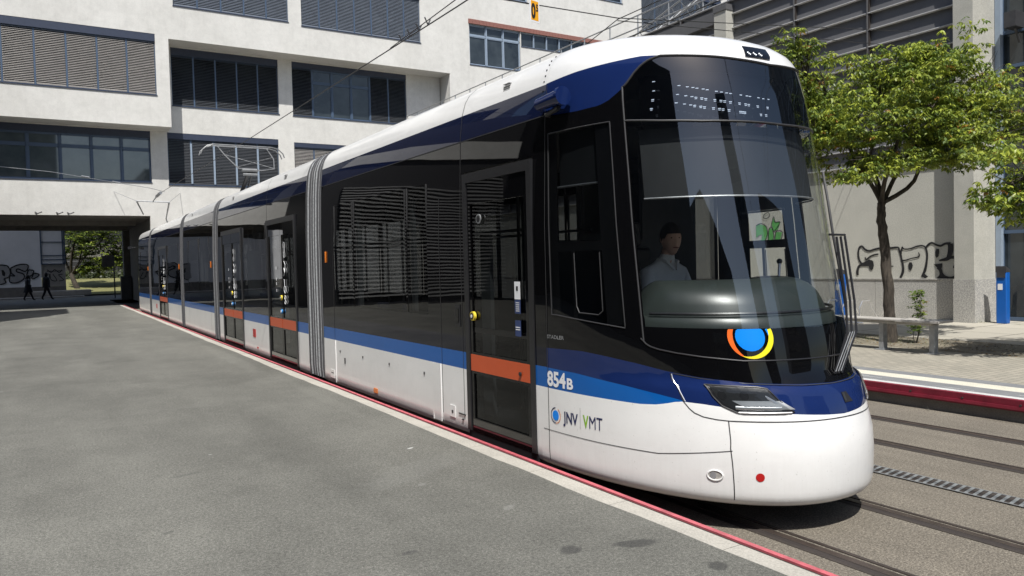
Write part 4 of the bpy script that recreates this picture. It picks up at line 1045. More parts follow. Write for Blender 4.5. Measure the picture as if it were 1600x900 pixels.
def cab(nose_rows=True):
    mb = MB()
    for a, b in zip(ts, ts[1:]):
        rows = [(lambda t: .20, lambda t: .785, 10, 0, ''), (lambda t: .785, B1, 3, 0, ''), (B1, B2, 2, 1, ''), (B2, B3, 5, 2, ''), (B3, WSB, 5, 3, ''), (WSB, SPL, 8, 3, 'win'),
                (SPL, B6, 5, 3, 'disp'), (B6, B7, 4, 2, '')]
        for lo, hi, n, mi, nm in rows:
            if nm and is_open(a, b, nm): continue
            za = sub(lo(a), hi(a), n); zb = sub(lo(b), hi(b), n)
            if nm == '' and lo is not B1 and hi is B1: pass
            if max(abs(za[0] - za[-1]), abs(zb[0] - zb[-1])) < 1e-4: continue
            if n == 10:
                zz = [.20, .21, .225, .25, .28, .31, .35, .5, .65, .75, .785]; za = zz; zb = zz
            for k in range(len(za) - 1): mb.face([S(a, za[k]), S(b, zb[k]), S(b, zb[k + 1]), S(a, za[k + 1])], mi)
        za = [B7(a)] + Z_TOPS; zb = [B7(b)] + Z_TOPS
        for k in range(len(za) - 1): mb.face([S(a, za[k]), S(b, zb[k]), S(b, zb[k + 1]), S(a, za[k + 1])], 0)
    top = [S(t, 3.75) for t in ts]; mb.face(top, 0)
    # joining ring between the widest point of the cab and the first body section
    return mb
def ribbon(mb, path, w_, off, mi, closed=False):
    """thin strip lying on the cab skin ; path of (t,z)"""
    P = [S(t, z, off) for t, z in path]; N = [SN(t, z) for t, z in path]; a = []; b = []
    for i, p in enumerate(P):
        d = P[min(i + 1, len(P) - 1)] - P[max(i - 1, 0)]; d.normalize(); s_ = N[i].cross(d).normalized() * w_ / 2
        a.append(p + s_); b.append(p - s_)
    mb.grid([a, b], mi)
def tz(path, n=6):
    out = []
    for (a, b), (c, d) in zip(path, path[1:]):
        for k in range(n): out.append((a + (c - a) * k / n, b + (d - b) * k / n))
    out.append(path[-1]); return out
def side_t(y, z): # t from Y on the left flank of the cab
    l = YB - interp(z, NOSE); s = max(0.0, (YB - y) / l); return math.asin(min(1, s ** (NN / 2)))
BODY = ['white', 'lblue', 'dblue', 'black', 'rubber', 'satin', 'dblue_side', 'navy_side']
cb = cab()
PI_ = math.pi
# joints between panels
for pth, w_ in ((tz([(.707, 1.09), (.715, 1.0), (.73, .90), (.75, .855), (.772, .826), (.81, .803), (.87, .79), (.93, .785)]), .006), ([(t, .785) for t in sub(.93, PI_ - .93, 50)], .007), (tz([(.922, .785), (.912, .6), (.93, .245)], 10), .007),
              (tz([(.012, .512), (.3, .510), (.59, .512), (.92, .585)], 14), .005), ([(t, B3(t) - .006) for t in sub(.72, PI_ - .72, 40)], .006)):
    ribbon(cb, pth, w_, .0025, 4)
    if pth[-1][0] < 1.5: ribbon(cb, [(PI_ - a, b) for a, b in pth], w_, .0025, 4)
# raised trim line on the lower glazing
trim = [(.575, 1.33), (.60, 1.29), (.621, 1.272), (.66, 1.255), (.748, 1.233), (.868, 1.212), (1.074, 1.187), (1.3, 1.186), (1.57, 1.185)]
trim = trim + [(PI_ - a, b) for a, b in trim[-2::-1]]
cb.tube([S(t, z, .002) for t, z in tz(trim, 3)], .006, 5, 6)
ribbon(cb, [(side_t(5.185, z), z) for z in sub(.26, 3.36, 40)], .008, .0028, 4)
cabo = cb.build('cab_body', BODY, TRAM, merge=2, ang=28)
# chrome corner strip
mb = MB(); mb.tube([S(t, z, .000) for t, z in tz([(.712, 1.085), (.722, .97), (.738, .90)], 4)], .004, 0, 6); mb.build('corner_strip', 'chrome', TRAM)
mb = MB(); mb.tube([S(PI_ - t, z, .002) for t, z in tz([(.712, 1.085), (.722, .97), (.738, .90)], 4)], .006, 0, 6); mb.build('corner_strip', 'chrome', TRAM)
# windscreen and display glass
def pane(lo, hi, t0, t1, nt_, nz, off, name, mat, parent=TRAM):
    mb = MB(); mb.grid([[S(t, lo(t) + (hi(t) - lo(t)) * k / nz, off) for t in sub(t0, t1, nt_)] for k in range(nz + 1)])
    return mb.build(name, mat, parent, merge=2, ang=60)
ws = pane(lambda t: WSB(t), lambda t: SPL(t) - .008, tl, PI_ - tl, 80, 14, -.003, 'windscreen', 'glass_ws')
mb = MB()
def frame_path(lo, hi, a, b, n=40):
    return [(t, lo(t)) for t in sub(a, b, n)] + [(b, z) for z in sub(lo(b), hi(b), 12)] + [(t, hi(t)) for t in sub(b, a, n)] + [(a, z) for z in sub(hi(a), lo(a), 12)]
mb.tube([S(t, z, .001) for t, z in [(tl - .012, z) for z in sub(1.31, SPL(tl), 20)]], .007, 0, 6)
mb.tube([S(t, z, .001) for t, z in [(PI_ - tl + .012, z) for z in sub(1.31, SPL(tl), 20)]], .007, 0, 6)
mb.tube([S(t, SPL(t) - .004, .001) for t in sub(tl - .01, PI_ - tl + .01, 80)], .008, 0, 6)
mb.tube([S(t, z, .001) for t, z in [(tl - .012, z) for z in sub(SPL(tl), 3.2, 8)] + [(t, B6(t)) for t in sub(tl, PI_ - tl, 90)] + [(PI_ - tl + .012, z) for z in sub(3.2, SPL(tl), 8)]], .008, 0, 6)
mb.build('windscreen_seal', 'rubber', TRAM)
dg_ = pane(lambda t: SPL(t) + .004, lambda t: B6(t) - .004, tl, PI_ - tl, 80, 8, -.003, 'display_window', 'glass_disp')
# destination display behind the glass
bb = MB(); bb.grid([[S(t, z) + SN(t, z) * -.10 for t in sub(.66, PI_ - .66, 50)] for z in (2.90, 3.0, 3.1, 3.2, 3.30)]); bb.grid([[S(t, 2.895) + SN(t, 2.9) * -q for t in sub(.62, PI_ - .62, 50)] for q in (.015, .16)])
disp = bb.build('destination_display', 'black', TRAM, merge=False)
rowsA = [(0.923, 3.167), (0.972, 3.153), (1.005, 3.145), (1.029, 3.138), (1.067, 3.13), (1.091, 3.123), (1.147, 3.11), (1.179, 3.104), (1.212, 3.097), (1.238, 3.093), (1.306, 3.083), (1.348, 3.078), (1.369, 3.075), (1.432, 3.069), (1.468, 3.065), (1.508, 3.064)]
rowsB = [(0.909, 3.1), (0.957, 3.086), (0.993, 3.077), (1.016, 3.071), (1.051, 3.064), (1.075, 3.058), (1.13, 3.048), (1.168, 3.042), (1.191, 3.038), (1.228, 3.032), (1.288, 3.023), (1.33, 3.017), (1.351, 3.014), (1.415, 3.006), (1.489, 3.002)]
rowsC = [(0.896, 3.039), (0.943, 3.026), (0.979, 3.016), (1.002, 3.012), (1.038, 3.003), (1.06, 2.997), (1.114, 2.988), (1.151, 2.982), (1.173, 2.978), (1.211, 2.972), (1.285, 2.960), (1.30, 2.958), (1.315, 2.956), (1.429, 2.945), (1.468, 2.943)]
rowsD = [(0.776, 3.215), (0.771, 3.144), (0.761, 3.079), (0.748, 3.014)]
lm = MB(); random.seed(2)
def led(t, z, w_, h):
    a = w_ / 2 / speed(t, z)
    lm.face([S(t - a, z - h / 2, -.012), S(t + a, z - h / 2, -.012), S(t + a, z + h / 2, -.012), S(t - a, z + h / 2, -.012)])
for rI, rw in enumerate((rowsA, rowsB, rowsC, rowsD)):
    for k, (t, z) in enumerate(rw):
        z -= .002; led(t, z, .021, .0062)
        if (rI in (1, 2) and k > 2) or (rI == 3 and k > 1): led(t - .001, z - .011, .018, .005)
lm.build('lettering', 'led', disp, merge=False)
# roof lamp
rl = MB(); t0, t1 = 1.42, PI_ - 1.36
rl.grid([[S(t, 3.378 + (.098 * k / 4), .004) for t in sub(1.395 + .03 * (k / 4), 1.585 + .03 * (k / 4), 14)] for k in range(5)])
lampo = rl.build('roof_lamp', 'black', TRAM, merge=2)
rl = MB()
for t in (1.43, 1.475, 1.52): 
    for dz, dt_ in ((0, 0), (.008, -.006), (-.006, .008)): rl.ball(S(t + dt_, 3.405 + dz, .006), .0045, 0, 6, 4)
rl.build('led_cluster', 'ledlamp', lampo)
# cab side windows
for sgn in (0, 1):
    q = (lambda t: t) if not sgn else (lambda t: PI_ - t)
    a, b = (WL, WR) if not sgn else (PI_ - WR, PI_ - WL)
    pw = pane(lambda t: WSB(t), lambda t: SPL(t), a, b, 14, 8, -.004, 'cab_window', 'glass_ws' if sgn else 'glass_cab')
    mb = MB()
    mb.grid([[S(q(t), z, -.012) for t in sub(WL, WR, 12)] for z in (1.985, 2.06)])
    mb.grid([[S(q(t), z, -.012) for t in (.215, .235)] for z in sub(1.46, 1.99, 6)]); mb.grid([[S(q(t), z, -.012) for t in (.40, .50)] for z in sub(1.42, 2.95, 8)]); mb.grid([[S(q(t), z, -.012) for t in (.08, .13)] for z in sub(1.42, 2.95, 8)])
    mb.build('window_bar', 'satin', pw, merge=2)
    mb = MB(); mb.tube([S(q(t), z, .002) for t, z in [(t, WSB(t)) for t in sub(WL, WR, 12)] + [(WR, z) for z in sub(1.42, 2.95, 10)] + [(t, 2.95) for t in sub(WR, WL, 12)] + [(WL, z) for z in sub(2.95, 1.47, 10)]], .005, 0, 5)
    mb.tube([S(q(t), z, -.004) for t, z in tz([(.236, 1.97), (.236, 1.55), (.25, 1.50), (.36, 1.49), (.385, 1.52), (.39, 1.97)], 4)], .005, 0, 5)
    mb.build('seal', 'rubber', pw)
    mb = MB(); mb.grid([[S(q(t), z, -.06) for t in sub(.12, .47, 8)] for z in (2.52 - .18 * sgn, 2.95)]); mb.tube([S(q(t), 2.51 - .18 * sgn, -.055) for t in sub(.11, .46, 8)], .010, 1, 6)
    mb.build('roller_blind', ['blind', 'metal'], TRAM, merge=2)
mb = MB(); mb.grid([[S(t, z, -.09) for t in sub(.64, PI_ - .64, 40)] for z in (2.37, 2.6, 2.88)]); mb.tube([S(t, 2.36, -.085) for t in sub(.64, PI_ - .64, 40)], .008, 1, 6)
mb.build('sun_blind', ['blind', 'metal'], TRAM, merge=2)
# dashboard : rounded hood and lower shelf following the windscreen
dm = MB()
def dpt(t, ins, z):
    p = S(t, min(z, 1.7)); c = Vector((CX, YB + .3, 0)); d = Vector((p.x - c.x, p.y - c.y, 0)); k = 1 - ins / d.length
    return Vector((c.x + d.x * k, c.y + d.y * k, z))
prof = [(.07, 1.40), (.075, 1.47), (.10, 1.485), (.13, 1.485), (.135, 1.50), (.15, 1.56), (.18, 1.63), (.24, 1.69), (.32, 1.725), (.42, 1.74), (.55, 1.735), (.75, 1.70), (.95, 1.60), (1.0, 1.3)]
def endf(t):
    e = min((t - .60), (PI_ - .60 - t)); return min(1, max(0, e / .16)) ** .45
dm.grid([[dpt(t, i, 1.40 + (z - 1.40) * (.25 + .75 * endf(t)) if z > 1.49 else z) for t in sub(.61, PI_ - .61, 60)] for i, z in prof], 0)
dash = dm.build('dashboard', 'dash', TRAM, merge=2, ang=50)
mb = MB(); mb.tube([dpt(t, .085, 1.505) for t in sub(.64, 2.4, 40)], .012, 0, 6); mb.tube([dpt(t, .082, 1.44) for t in sub(.64, 2.4, 40)], .006, 0, 6); mb.build('defroster_rail', 'satin', dash)
mb = MB(); mb.tube([(5.36, 4.34, 1.70), (5.40, 4.36, 1.84)], .012, 0, 6); mb.ball((5.405, 4.365, 1.86), .025, 1); mb.build('microphone', ['chrome', 'satin'], dash)
# cab interior
mb = MB()
mb.box(3.62, 5.72, 5.66, 5.70, .5, 2.1, 0);  mb.box(3.62, 4.0, 5.66, 5.70, 2.1, 3.1, 0); mb.box(5.0, 5.72, 5.66, 5.70, 2.1, 3.1, 0)
for z_ in (.90, 3.14):
    ring = [S(t, z_) + SN(t, z_) * -.13 for t in sub(.25, PI_ - .25, 40)]; mb.face([(3.64, 5.66, z_)] + ring + [(5.70, 5.66, z_)], 0)
mb.build('cab_partition', 'inner', TRAM, merge=False)
mb = MB(); mb.box(4.42, 4.92, 5.02, 5.5, 1.30, 1.40); mb.box(4.44, 4.90, 5.42, 5.54, 1.38, 2.02); mb.box(4.55, 4.79, 5.43, 5.53, 2.02, 2.26); mb.box(4.6, 4.74, 5.2, 5.35, .92, 1.3); mb.build('driver_seat', 'satin', TRAM, bevel=.03)
# red dot, vent, camera recess, head lamps, logo and letters on the front
def disc(mb, t0, z0, r, mi, off, n=28, a0=0, a1=2 * math.pi, rin=None, clip=None, ex=1):
    sp = speed(t0, z0)
    def P(a, rr):
        z = z0 + rr * math.sin(a); 
        if clip: z = min(z, clip)
        return S(t0 + rr * math.cos(a) * ex / sp, z, off)
    if rin is None: mb.grid([[P(a0 + (a1 - a0) * i / n, r * q) for i in range(n + 1)] for q in (.001, .2, .4, .6, .8, 1)], mi)
    else: mb.grid([[P(a0 + (a1 - a0) * i / n, r(i / n)) for i in range(n + 1)], [P(a0 + (a1 - a0) * i / n, rin(i / n)) for i in range(n + 1)]], mi)
mb = MB(); disc(mb, 1.044, .414, .029, 0, .003); mb.build('coupling_mark', 'red', TRAM, merge=False)
lg = MB()
disc(lg, 1.122, 1.352, .100, 0, .0025, clip=1.405)
disc(lg, 1.122, 1.352, lambda u: .150, 1, .003, a0=R(140), a1=R(292), rin=lambda u: .150 - .034 * math.sin(math.pi * min(1, u * 1.0 + .25)) ** .8 if u < .99 else .149, clip=1.405)
disc(lg, 1.128, 1.352, lambda u: .152, 2, .0035, a0=R(-118), a1=R(22), rin=lambda u: .151 - .036 * math.sin(math.pi * (u * .75 + .02)), clip=1.405)
disc(lg, 1.135, 1.352, lambda u: .118, 0, .003, a0=R(-10), a1=R(28), rin=lambda u: .118 - .014 * math.sin(math.pi * (u * .6)), clip=1.405)
lg.build('round_logo', ['logoblue', 'logoorange', 'logoyellow'], TRAM, merge=False)
def side_t(y, z): # t from Y on the left flank of the cab
    l = YB - interp(z, NOSE); s = max(0.0, (YB - y) / l); return math.asin(min(1, s ** (NN / 2)))
def on_flank(y, z, off=.003):
    if y < 5.2: return S(side_t(y, z), z, off)
    return Vector((3.52 + interp(z, OFF) - off, y, z))
def flank_text(txt, y0, y1, z0, h, mat, name, bold=.0, parent=TRAM):
    mb = MB(); fs = text_polys(txt, 1.0, bold); xs_ = [p[0] for f_ in fs for p in f_]; zs_ = [p[1] for f_ in fs for p in f_]
    xa, xb, zt_ = min(xs_), max(xs_), max(zs_)
    for fc in fs: mb.face([on_flank(y0 - (x - xa) / (xb - xa) * (y0 - y1), z0 + y / zt_ * h) for x, y in fc])
    return mb.build(name, mat, parent, merge=False)
flank_text('854', 5.195, 4.95, .885, .122, 'sticker', 'number_lettering', .035); flank_text('B', 4.935, 4.86, .885, .085, 'sticker', 'number_lettering', .035)
flank_text('JNV', 4.990, 4.810, .605, .090, 'navy', 'operator_lettering', .025); flank_text('V', 4.752, 4.690, .603, .096, 'green', 'operator_lettering', .03); flank_text('MT', 4.682, 4.545, .603, .096, 'navy', 'operator_lettering', .0)
flank_text('STADLER', 5.185, 4.96, 1.275, .030, 'metal', 'maker_lettering', .02)
mb = MB(); mb.face([on_flank(y, z) for y, z in ((4.785, .58), (4.781, .58), (4.781, .75), (4.785, .75))]); mb.build('divider_line', 'metal', TRAM, merge=False)
sm = MB()
def fdisc(mb, y0, z0, r, mi, off=.003, rin=None, a0=0, a1=6.2832, n=24):
    if rin is None: mb.face([on_flank(y0 - r * math.cos(a0 + (a1 - a0) * i / n), z0 + r * math.sin(a0 + (a1 - a0) * i / n), off) for i in range(n)], mi)
    else: mb.grid([[on_flank(y0 - q * math.cos(a0 + (a1 - a0) * i / n), z0 + q * math.sin(a0 + (a1 - a0) * i / n), off) for i in range(n + 1)] for q in (r, rin)], mi)
fdisc(sm, 5.09, .645, .042, 0); fdisc(sm, 5.09, .645, .066, 1, rin=.058, a0=R(90), a1=R(270)); fdisc(sm, 5.09, .645, .066, 2, rin=.060, a0=R(-90), a1=R(60))
sm.build('round_logo', ['logoblue', 'navy', 'reflector'], TRAM, merge=False)
# head lamps
def filled(mb, q, poly, off, mi):
    cx_ = sum(p[0] for p in poly) / len(poly); cz_ = sum(p[1] for p in poly) / len(poly)
    mb.grid([[S(q(cx_ + (t - cx_) * k), cz_ + (z - cz_) * k, off) for t, z in poly + poly[:1]] for k in (.001, .2, .4, .6, .8, 1)], mi)
def headlamp(q):
    mb = MB()
    poly = [(.852, 1.022), (1.10, 1.012), (1.145, 1.002), (1.185, .93), (1.255, .848), (1.20, .838), (1.0, .838), (.965, .846), (.905, .885), (.87, .95)]
    dense = []
    for (a, b), (c, d) in zip(poly, poly[1:] + poly[:1]):
        for k in range(5): dense.append((a + (c - a) * k / 5, b + (d - b) * k / 5))
    filled(mb, q, dense, .0035, 0)
    h = mb.build('headlight', 'satin', TRAM, merge=False)
    mb = MB(); ins = [(t + (1.05 - t) * .09, z + (.93 - z) * .14) for t, z in dense]; filled(mb, q, ins, .006, 0)
    mb.build('housing', 'lampin', h, merge=False)
    mb = MB(); mb.tube([S(q(t), .876, -.004) for t in sub(.965, 1.19, 14)], .018, 0, 14); mb.tube([S(q(t), z, -.003) for t, z in ((1.12, .962), (1.135, .94), (1.165, .91), (1.20, .882))], [.008, .013, .014, .012], 0, 10)
    mb.tube([S(q(t), .845, .006) for t in sub(.975, 1.24, 14)], .006, 0, 6); mb.build('reflector', 'chrome', h, merge=2)
    mb = MB(); mb.tube([S(q(t), z, .004) for t, z in dense + dense[:1]], .005, 0, 6); mb.build('bezel', 'satin', h)
    mb = MB(); filled(mb, q, ins, .016, 0); mb.build('lens', 'lens', h, merge=False)
    mb = MB(); mb.grid([[S(q(t), z, o_) for t in sub(.955 + .02 * k, 1.20 + .015 * k, 12)] for k, (z, o_) in enumerate(((.922, .007), (.905, .009), (.89, .012), (.878, .013), (.865, .010)))]); mb.build('lamp_plate', 'lampplate', h, merge=2)
    for tc in (.915, 1.02):
        mb = MB(); disc2(mb, q(tc), .955, .030, .0075); mb.build('lamp', 'lens2', h, merge=False)
def disc2(mb, t0, z0, r, off):
    sp = speed(t0, z0); mb.face([S(t0 + r * math.cos(a) / sp, z0 + r * math.sin(a), off) for a in [i * math.pi / 10 for i in range(20)]])
M['lens2'] = plain('lamp_disc_dark', (.03, .03, .032), .25)
headlamp(lambda t: t); headlamp(lambda t: PI_ - t)
def vent(q):
    mb = MB(); mb.tube([S(q(.84 + .034 * math.cos(a)), .408 + .034 * math.sin(a), .004) for a in [i * math.pi / 8 for i in range(17)]], .006, 0, 6)
    v = mb.build('jacking_recess', 'white', TRAM)
    mb = MB(); mb.face([S(q(.84 + .032 * math.cos(a)), .408 + .030 * math.sin(a), .0035) for a in [i * math.pi / 8 for i in range(16)]]); mb.build('recess_plate', 'concretelight', v, merge=False)
    mb = MB(); mb.face([S(q(.832 + .014 * math.cos(a)), .408 + .024 * math.sin(a), .0055) for a in [i * math.pi / 8 for i in range(16)]]); mb.build('recess_hole', 'metal', v, merge=False)
vent(lambda t: t); vent(lambda t: PI_ - t)
mb = MB(); mb.box(-.001, .001, -.001, .001, 0, .001) if 0 else None
tc = 1.60
mb.face([S(1.585, .945, .003), S(1.625, .945, .003), S(1.66, .875, .003), S(1.59, .875, .003)], 0); mb.face([S(1.588, .94, .005), S(1.605, .94, .005), S(1.607, .885, .005), S(1.592, .885, .005)], 1)
mb.build('front_camera', ['paintblack', 'lampin'], TRAM, merge=False)
# wiper : parallel arms standing upright at the middle of the windscreen, carrying a long blade
wp = MB()
def fp(t, z, off): return S(t, z, off)
for dx in (0, .035, .075):
    k = dx * .40; a = fp(1.60 + dx * .8, 1.06, .03); b = fp(1.735 + dx, 1.33, .065 + k); c = fp(1.765 + dx, 1.55, .08 + k); d = fp(1.785 + dx, 2.02, .09 + k)
    wp.tube([a, b, c, d], .0095, 0, 6)
wp.box(*[v for v in ()]) if 0 else None
e = fp(1.73, 2.04, .07); g2 = fp(1.87, 2.03, .12); wp.tube([e, g2], .009, 0, 6)
arm = wp.build('wiper', 'satin', TRAM)
wb = MB(); wb.tube([fp(t, z, o_) for t, z, o_ in ((1.95, 1.50, .02), (1.93, 1.7, .028), (1.90, 2.05, .03), (1.94, 2.3, .028), (2.02, 2.55, .02))], .011, 0, 6); wb.build('wiper_blade', 'rubber', arm)
wb = MB()
for dx in (0, .035, .075): wb.tube([fp(1.597 + dx * .6, 1.075, .043), fp(1.73 + dx, 1.33, .088)], .003, 0, 5)
wb.build('wiper_highlight_strip', 'metal', arm)

# ---- body sections
XL = lambda z: 3.52 + interp(z, OFF)
OPEN_TOP = 3.11
def section(y0, y1, left_ops, right_ops, cab_end=False):
    mb = MB(); zb_ = [.20, .23, .27, .35, .6, .862, 1.032, 1.192, 1.37, 2.2, 2.6, 3.11, 3.24, 3.37, 3.44, 3.5, 3.54, 3.58, 3.615, 3.65, 3.67, 3.69, 3.705, 3.72, 3.735, 3.745, 3.75]
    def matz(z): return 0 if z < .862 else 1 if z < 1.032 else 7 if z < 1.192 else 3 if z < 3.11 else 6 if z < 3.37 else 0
    for side, ops in ((0, left_ops), (1, right_ops)):
        ys_ = sorted(set([y0, y1] + [v for o in ops for v in o[:2]])); zs = sorted(set(zb_ + [v for o in ops for v in o[2:4]]))
        X = (lambda z: XL(z)) if side == 0 else (lambda z: 2 * CX - XL(z))
        for a, b in zip(ys_, ys_[1:]):
            for c, d in zip(zs, zs[1:]):
                cy, cz = (a + b) / 2, (c + d) / 2
                if any(o[0] < cy < o[1] and o[2] < cz < o[3] for o in ops): continue
                q = [(X(c), b, c), (X(c), a, c), (X(d), a, d), (X(d), b, d)]
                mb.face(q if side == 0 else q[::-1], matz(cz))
    mb.face([(XL(3.75), y0, 3.75), (2 * CX - XL(3.75), y0, 3.75), (2 * CX - XL(3.75), y1, 3.75), (XL(3.75), y1, 3.75)], 0)
    # roof side vents and seams
    for y in [y for y in LINES if y0 < y < y1]:
        mb.grid([[(XL(z) - .002, y - .005, z), (XL(z) - .002, y + .005, z)] for z in zb_ if z >= .3 and (y in (6.68, 14.42, 23.6, 30.35) or z <= 2.62)], 4)
    mb.grid([[(XL(3.11) - .003, y_, 3.106), (XL(3.11) - .003, y_, 3.116)] for y_ in (y0, y1)], 4)
    return mb.build('car_body', BODY, TRAM, merge=2, ang=30, solid=.0)
LINES = [6.68, 7.16, 10.62, 12.45, 14.42, 16.47, 18.66, 23.6, 20.2, 25.6, 27.95, 30.35, 34.2]
DOORLINES = []
def side_window(y0, y1, z0, z1, side=0, mat='glass_side', m=.0):
    X = (lambda z: XL(z) + .004) if side == 0 else (lambda z: 2 * CX - XL(z) - .004)
    mb = MB(); mb.grid([[(X(z), y0, z), (X(z), y1, z)] for z in sub(z0, z1, 5)]); w_ = mb.build('window', mat, TRAM, merge=False)
    mb = MB()
    for a, b, c, d in ((y0, y0 + .02, z0, z1), (y1 - .02, y1, z0, z1), (y0, y1, z0, z0 + .02), (y0, y1, z1 - .02, z1)):
        xa = X((c + d) / 2) + (.004 if side == 0 else -.03); mb.box(xa, xa + .026, a, b, c, d)
    mb.build('frame', 'rubber', w_, merge=False)
    return w_
def door(y0, y1, leaves_, side=0, front=False):
    """outer frame y0..y1, leaves_ 1 or 2"""
    z0, z1 = .27, 2.80 if not front else 2.78
    fr = MB(); sx = 1 if side == 0 else -1; xo = 3.52 if side == 0 else 2 * CX - 3.52
    def bx_(mb, a, b, c, d, d0, d1, mi=0):
        # box on the flank: depth d0..d1 inward
        for q in (1,):
            x0_, x1_ = xo + sx * d0, xo + sx * d1; mb.box(min(x0_, x1_), max(x0_, x1_), a, b, c, d, mi)
    for a, b, c, d in ((y0, y0 + .07, z0, z1), (y1 - .07, y1, z0, z1), (y0 + .07, y1 - .07, z1 - .09, z1)): bx_(fr, a, b, c, d, -.012, .05)
    bx_(fr, y0, y1, z0 - .07, z0, .005, .06)
    D = fr.build('door', 'satin', TRAM, merge=False)
    n = leaves_; lw = (y1 - y0 - .14) / n
    for i in range(n):
        a = y0 + .07 + i * lw + .005; b = y0 + .07 + (i + 1) * lw - .005
        lf = MB()
        st = .055; bx_(lf, a, a + st, z0, z1 - .09, .0, .035); bx_(lf, b - st, b, z0, z1 - .09, .0, .035)
        for c, d in ((z0, z0 + .13), (.84, .87), (1.02, 1.05), (z1 - .30, z1 - .09)): bx_(lf, a + st, b - st, c, d, .0, .035)
        bx_(lf, a + st, b - st, 1.24, 1.29, .012, .035)
        lf.build('door_leaf', 'black', D, merge=False)
        ob = MB(); bx_(ob, a + .01, b - .01, .865, 1.025, -.004, .0, 0); ob.build('orange_band', 'orange', D, merge=False)
        gm = MB(); x_ = xo + sx * .014; gm.face([(x_, a + st, 1.05), (x_, b - st, 1.05), (x_, b - st, z1 - .30), (x_, a + st, z1 - .30)]); gm.face([(x_, a + st, z0 + .13), (x_, b - st, z0 + .13), (x_, b - st, .84), (x_, a + st, .84)])
        gm.build('door_glass', 'glass_side' if not front else 'glass_side', D, merge=False)
    # buttons
    yc = (y0 + y1) / 2 if n == 2 else y1 - .16
    bt = MB(); bt.tube([(xo - sx * .022, yc, 1.40), (xo + sx * .005, yc, 1.40)], .045, 0, 14); bt.tube([(xo - sx * .028, yc, 1.40), (xo - sx * .02, yc, 1.40)], .032, 1, 12); bt.tube([(xo - sx * .03, yc, 1.40), (xo - sx * .02, yc, 1.40)], .017, 2, 10)
    bt.build('door_button', ['yellow', 'satin', 'sticker'], D)
    if n == 2:
        bt = MB(); bt.tube([(xo - sx * .022, yc, 1.16), (xo + sx * .005, yc, 1.16)], .040, 0, 14); bt.tube([(xo - sx * .028, yc, 1.16), (xo - sx * .02, yc, 1.16)], .022, 1, 10); bt.build('door_button', ['buttonblue', 'sticker'], D)
        ic = MB(); yi = yc - .24
        def bar(a, b, c, d): bx_(ic, yi + a, yi + b, c, d, -.004, -.001)
        # vertical row of white pictograms
        z = 1.30
        for kind in ('bb', 'wc', 'dd', 'pp', 'ww'):
            if kind == 'bb':
                for zc in (1.33, 1.41): ic.tube([(xo - sx * .004, yi + .04 * math.cos(a), zc + .035 * math.sin(a)) for a in [i * math.pi / 6 for i in range(13)]], .005, 0, 4)
            elif kind == 'wc': ic.tube([(xo - sx * .004, yi + u, v) for u, v in ((.06, 1.72), (.02, 1.72), (.02, 1.60), (-.05, 1.60), (-.06, 1.52), (.0, 1.48), (.06, 1.53), (.05, 1.6))], .005, 0, 4)
            elif kind == 'dd': ic.tube([(xo - sx * .004, yi + u, v) for u, v in ((.05, 1.78), (-.01, 1.84), (.03, 1.92), (-.03, 1.86), (-.05, 1.98), (.02, 2.04))], .005, 0, 4)
            elif kind == 'pp': bar(-.05, .05, 2.10, 2.115); bar(-.05, -.038, 2.1, 2.36); bar(.038, .05, 2.1, 2.2); bar(-.05, .05, 2.35, 2.365); bar(.038, .05, 2.27, 2.36); bar(-.05, .05, 2.19, 2.2)
        for z in (1.5, 1.62, 1.70, 1.9): bar(.55, .58, z, z + .05)
        ic.build('pictogram', 'sticker', D, merge=False)
    return D
# openings
sec = [(5.2, 11.13), (11.90, 19.10), (19.76, 24.45), (25.08, 32.7), (33.34, 37.2)]
def W_(a, b, z0=1.37, z1=2.78): return (a, b, z0, z1)
Dr = lambda a, b: (a, b, .20, 2.80)
LEFT = [[('d', 5.37, 6.60, 1), ('w', 7.46, 8.0), ('w', 8.04, 9.76), ('w', 9.80, 10.55)],
        [('d', 12.50, 14.38, 2), ('w', 14.52, 16.42), ('d', 16.52, 18.60, 2)],
        [('w', 20.3, 21.75), ('w', 21.83, 23.55)],
        [('w', 25.5, 27.8), ('d', 28.05, 30.25, 2), ('w', 30.5, 32.3)],
        [('w', 33.9, 36.4)]]
RIGHT = [[('w', 5.45, 6.5), ('w', 7.2, 8.0), ('w', 8.04, 9.76), ('w', 9.80, 10.55)],
         [('w', 12.50, 14.38), ('w', 14.52, 16.42), ('w', 16.52, 18.60)],
         [('w', 20.3, 21.75), ('w', 21.83, 23.55)],
         [('w', 25.5, 27.8), ('w', 28.05, 30.25), ('w', 30.5, 32.3)],
         [('w', 33.9, 36.4)]]
def ops_of(L_): return [(Dr(o[1], o[2]) if o[0] == 'd' else W_(o[1], o[2])) for o in L_]
for (y0, y1), lo, ro in zip(sec, LEFT, RIGHT):
    section(y0, y1, ops_of(lo), ops_of(ro))
    for o in lo:
        if o[0] == 'w': side_window(o[1], o[2], 1.37, 2.78, 0)
        else: door(o[1], o[2], o[3], 0, front=(o[1] < 6))
    for o in ro: side_window(o[1], o[2], 1.37, 2.78, 1)
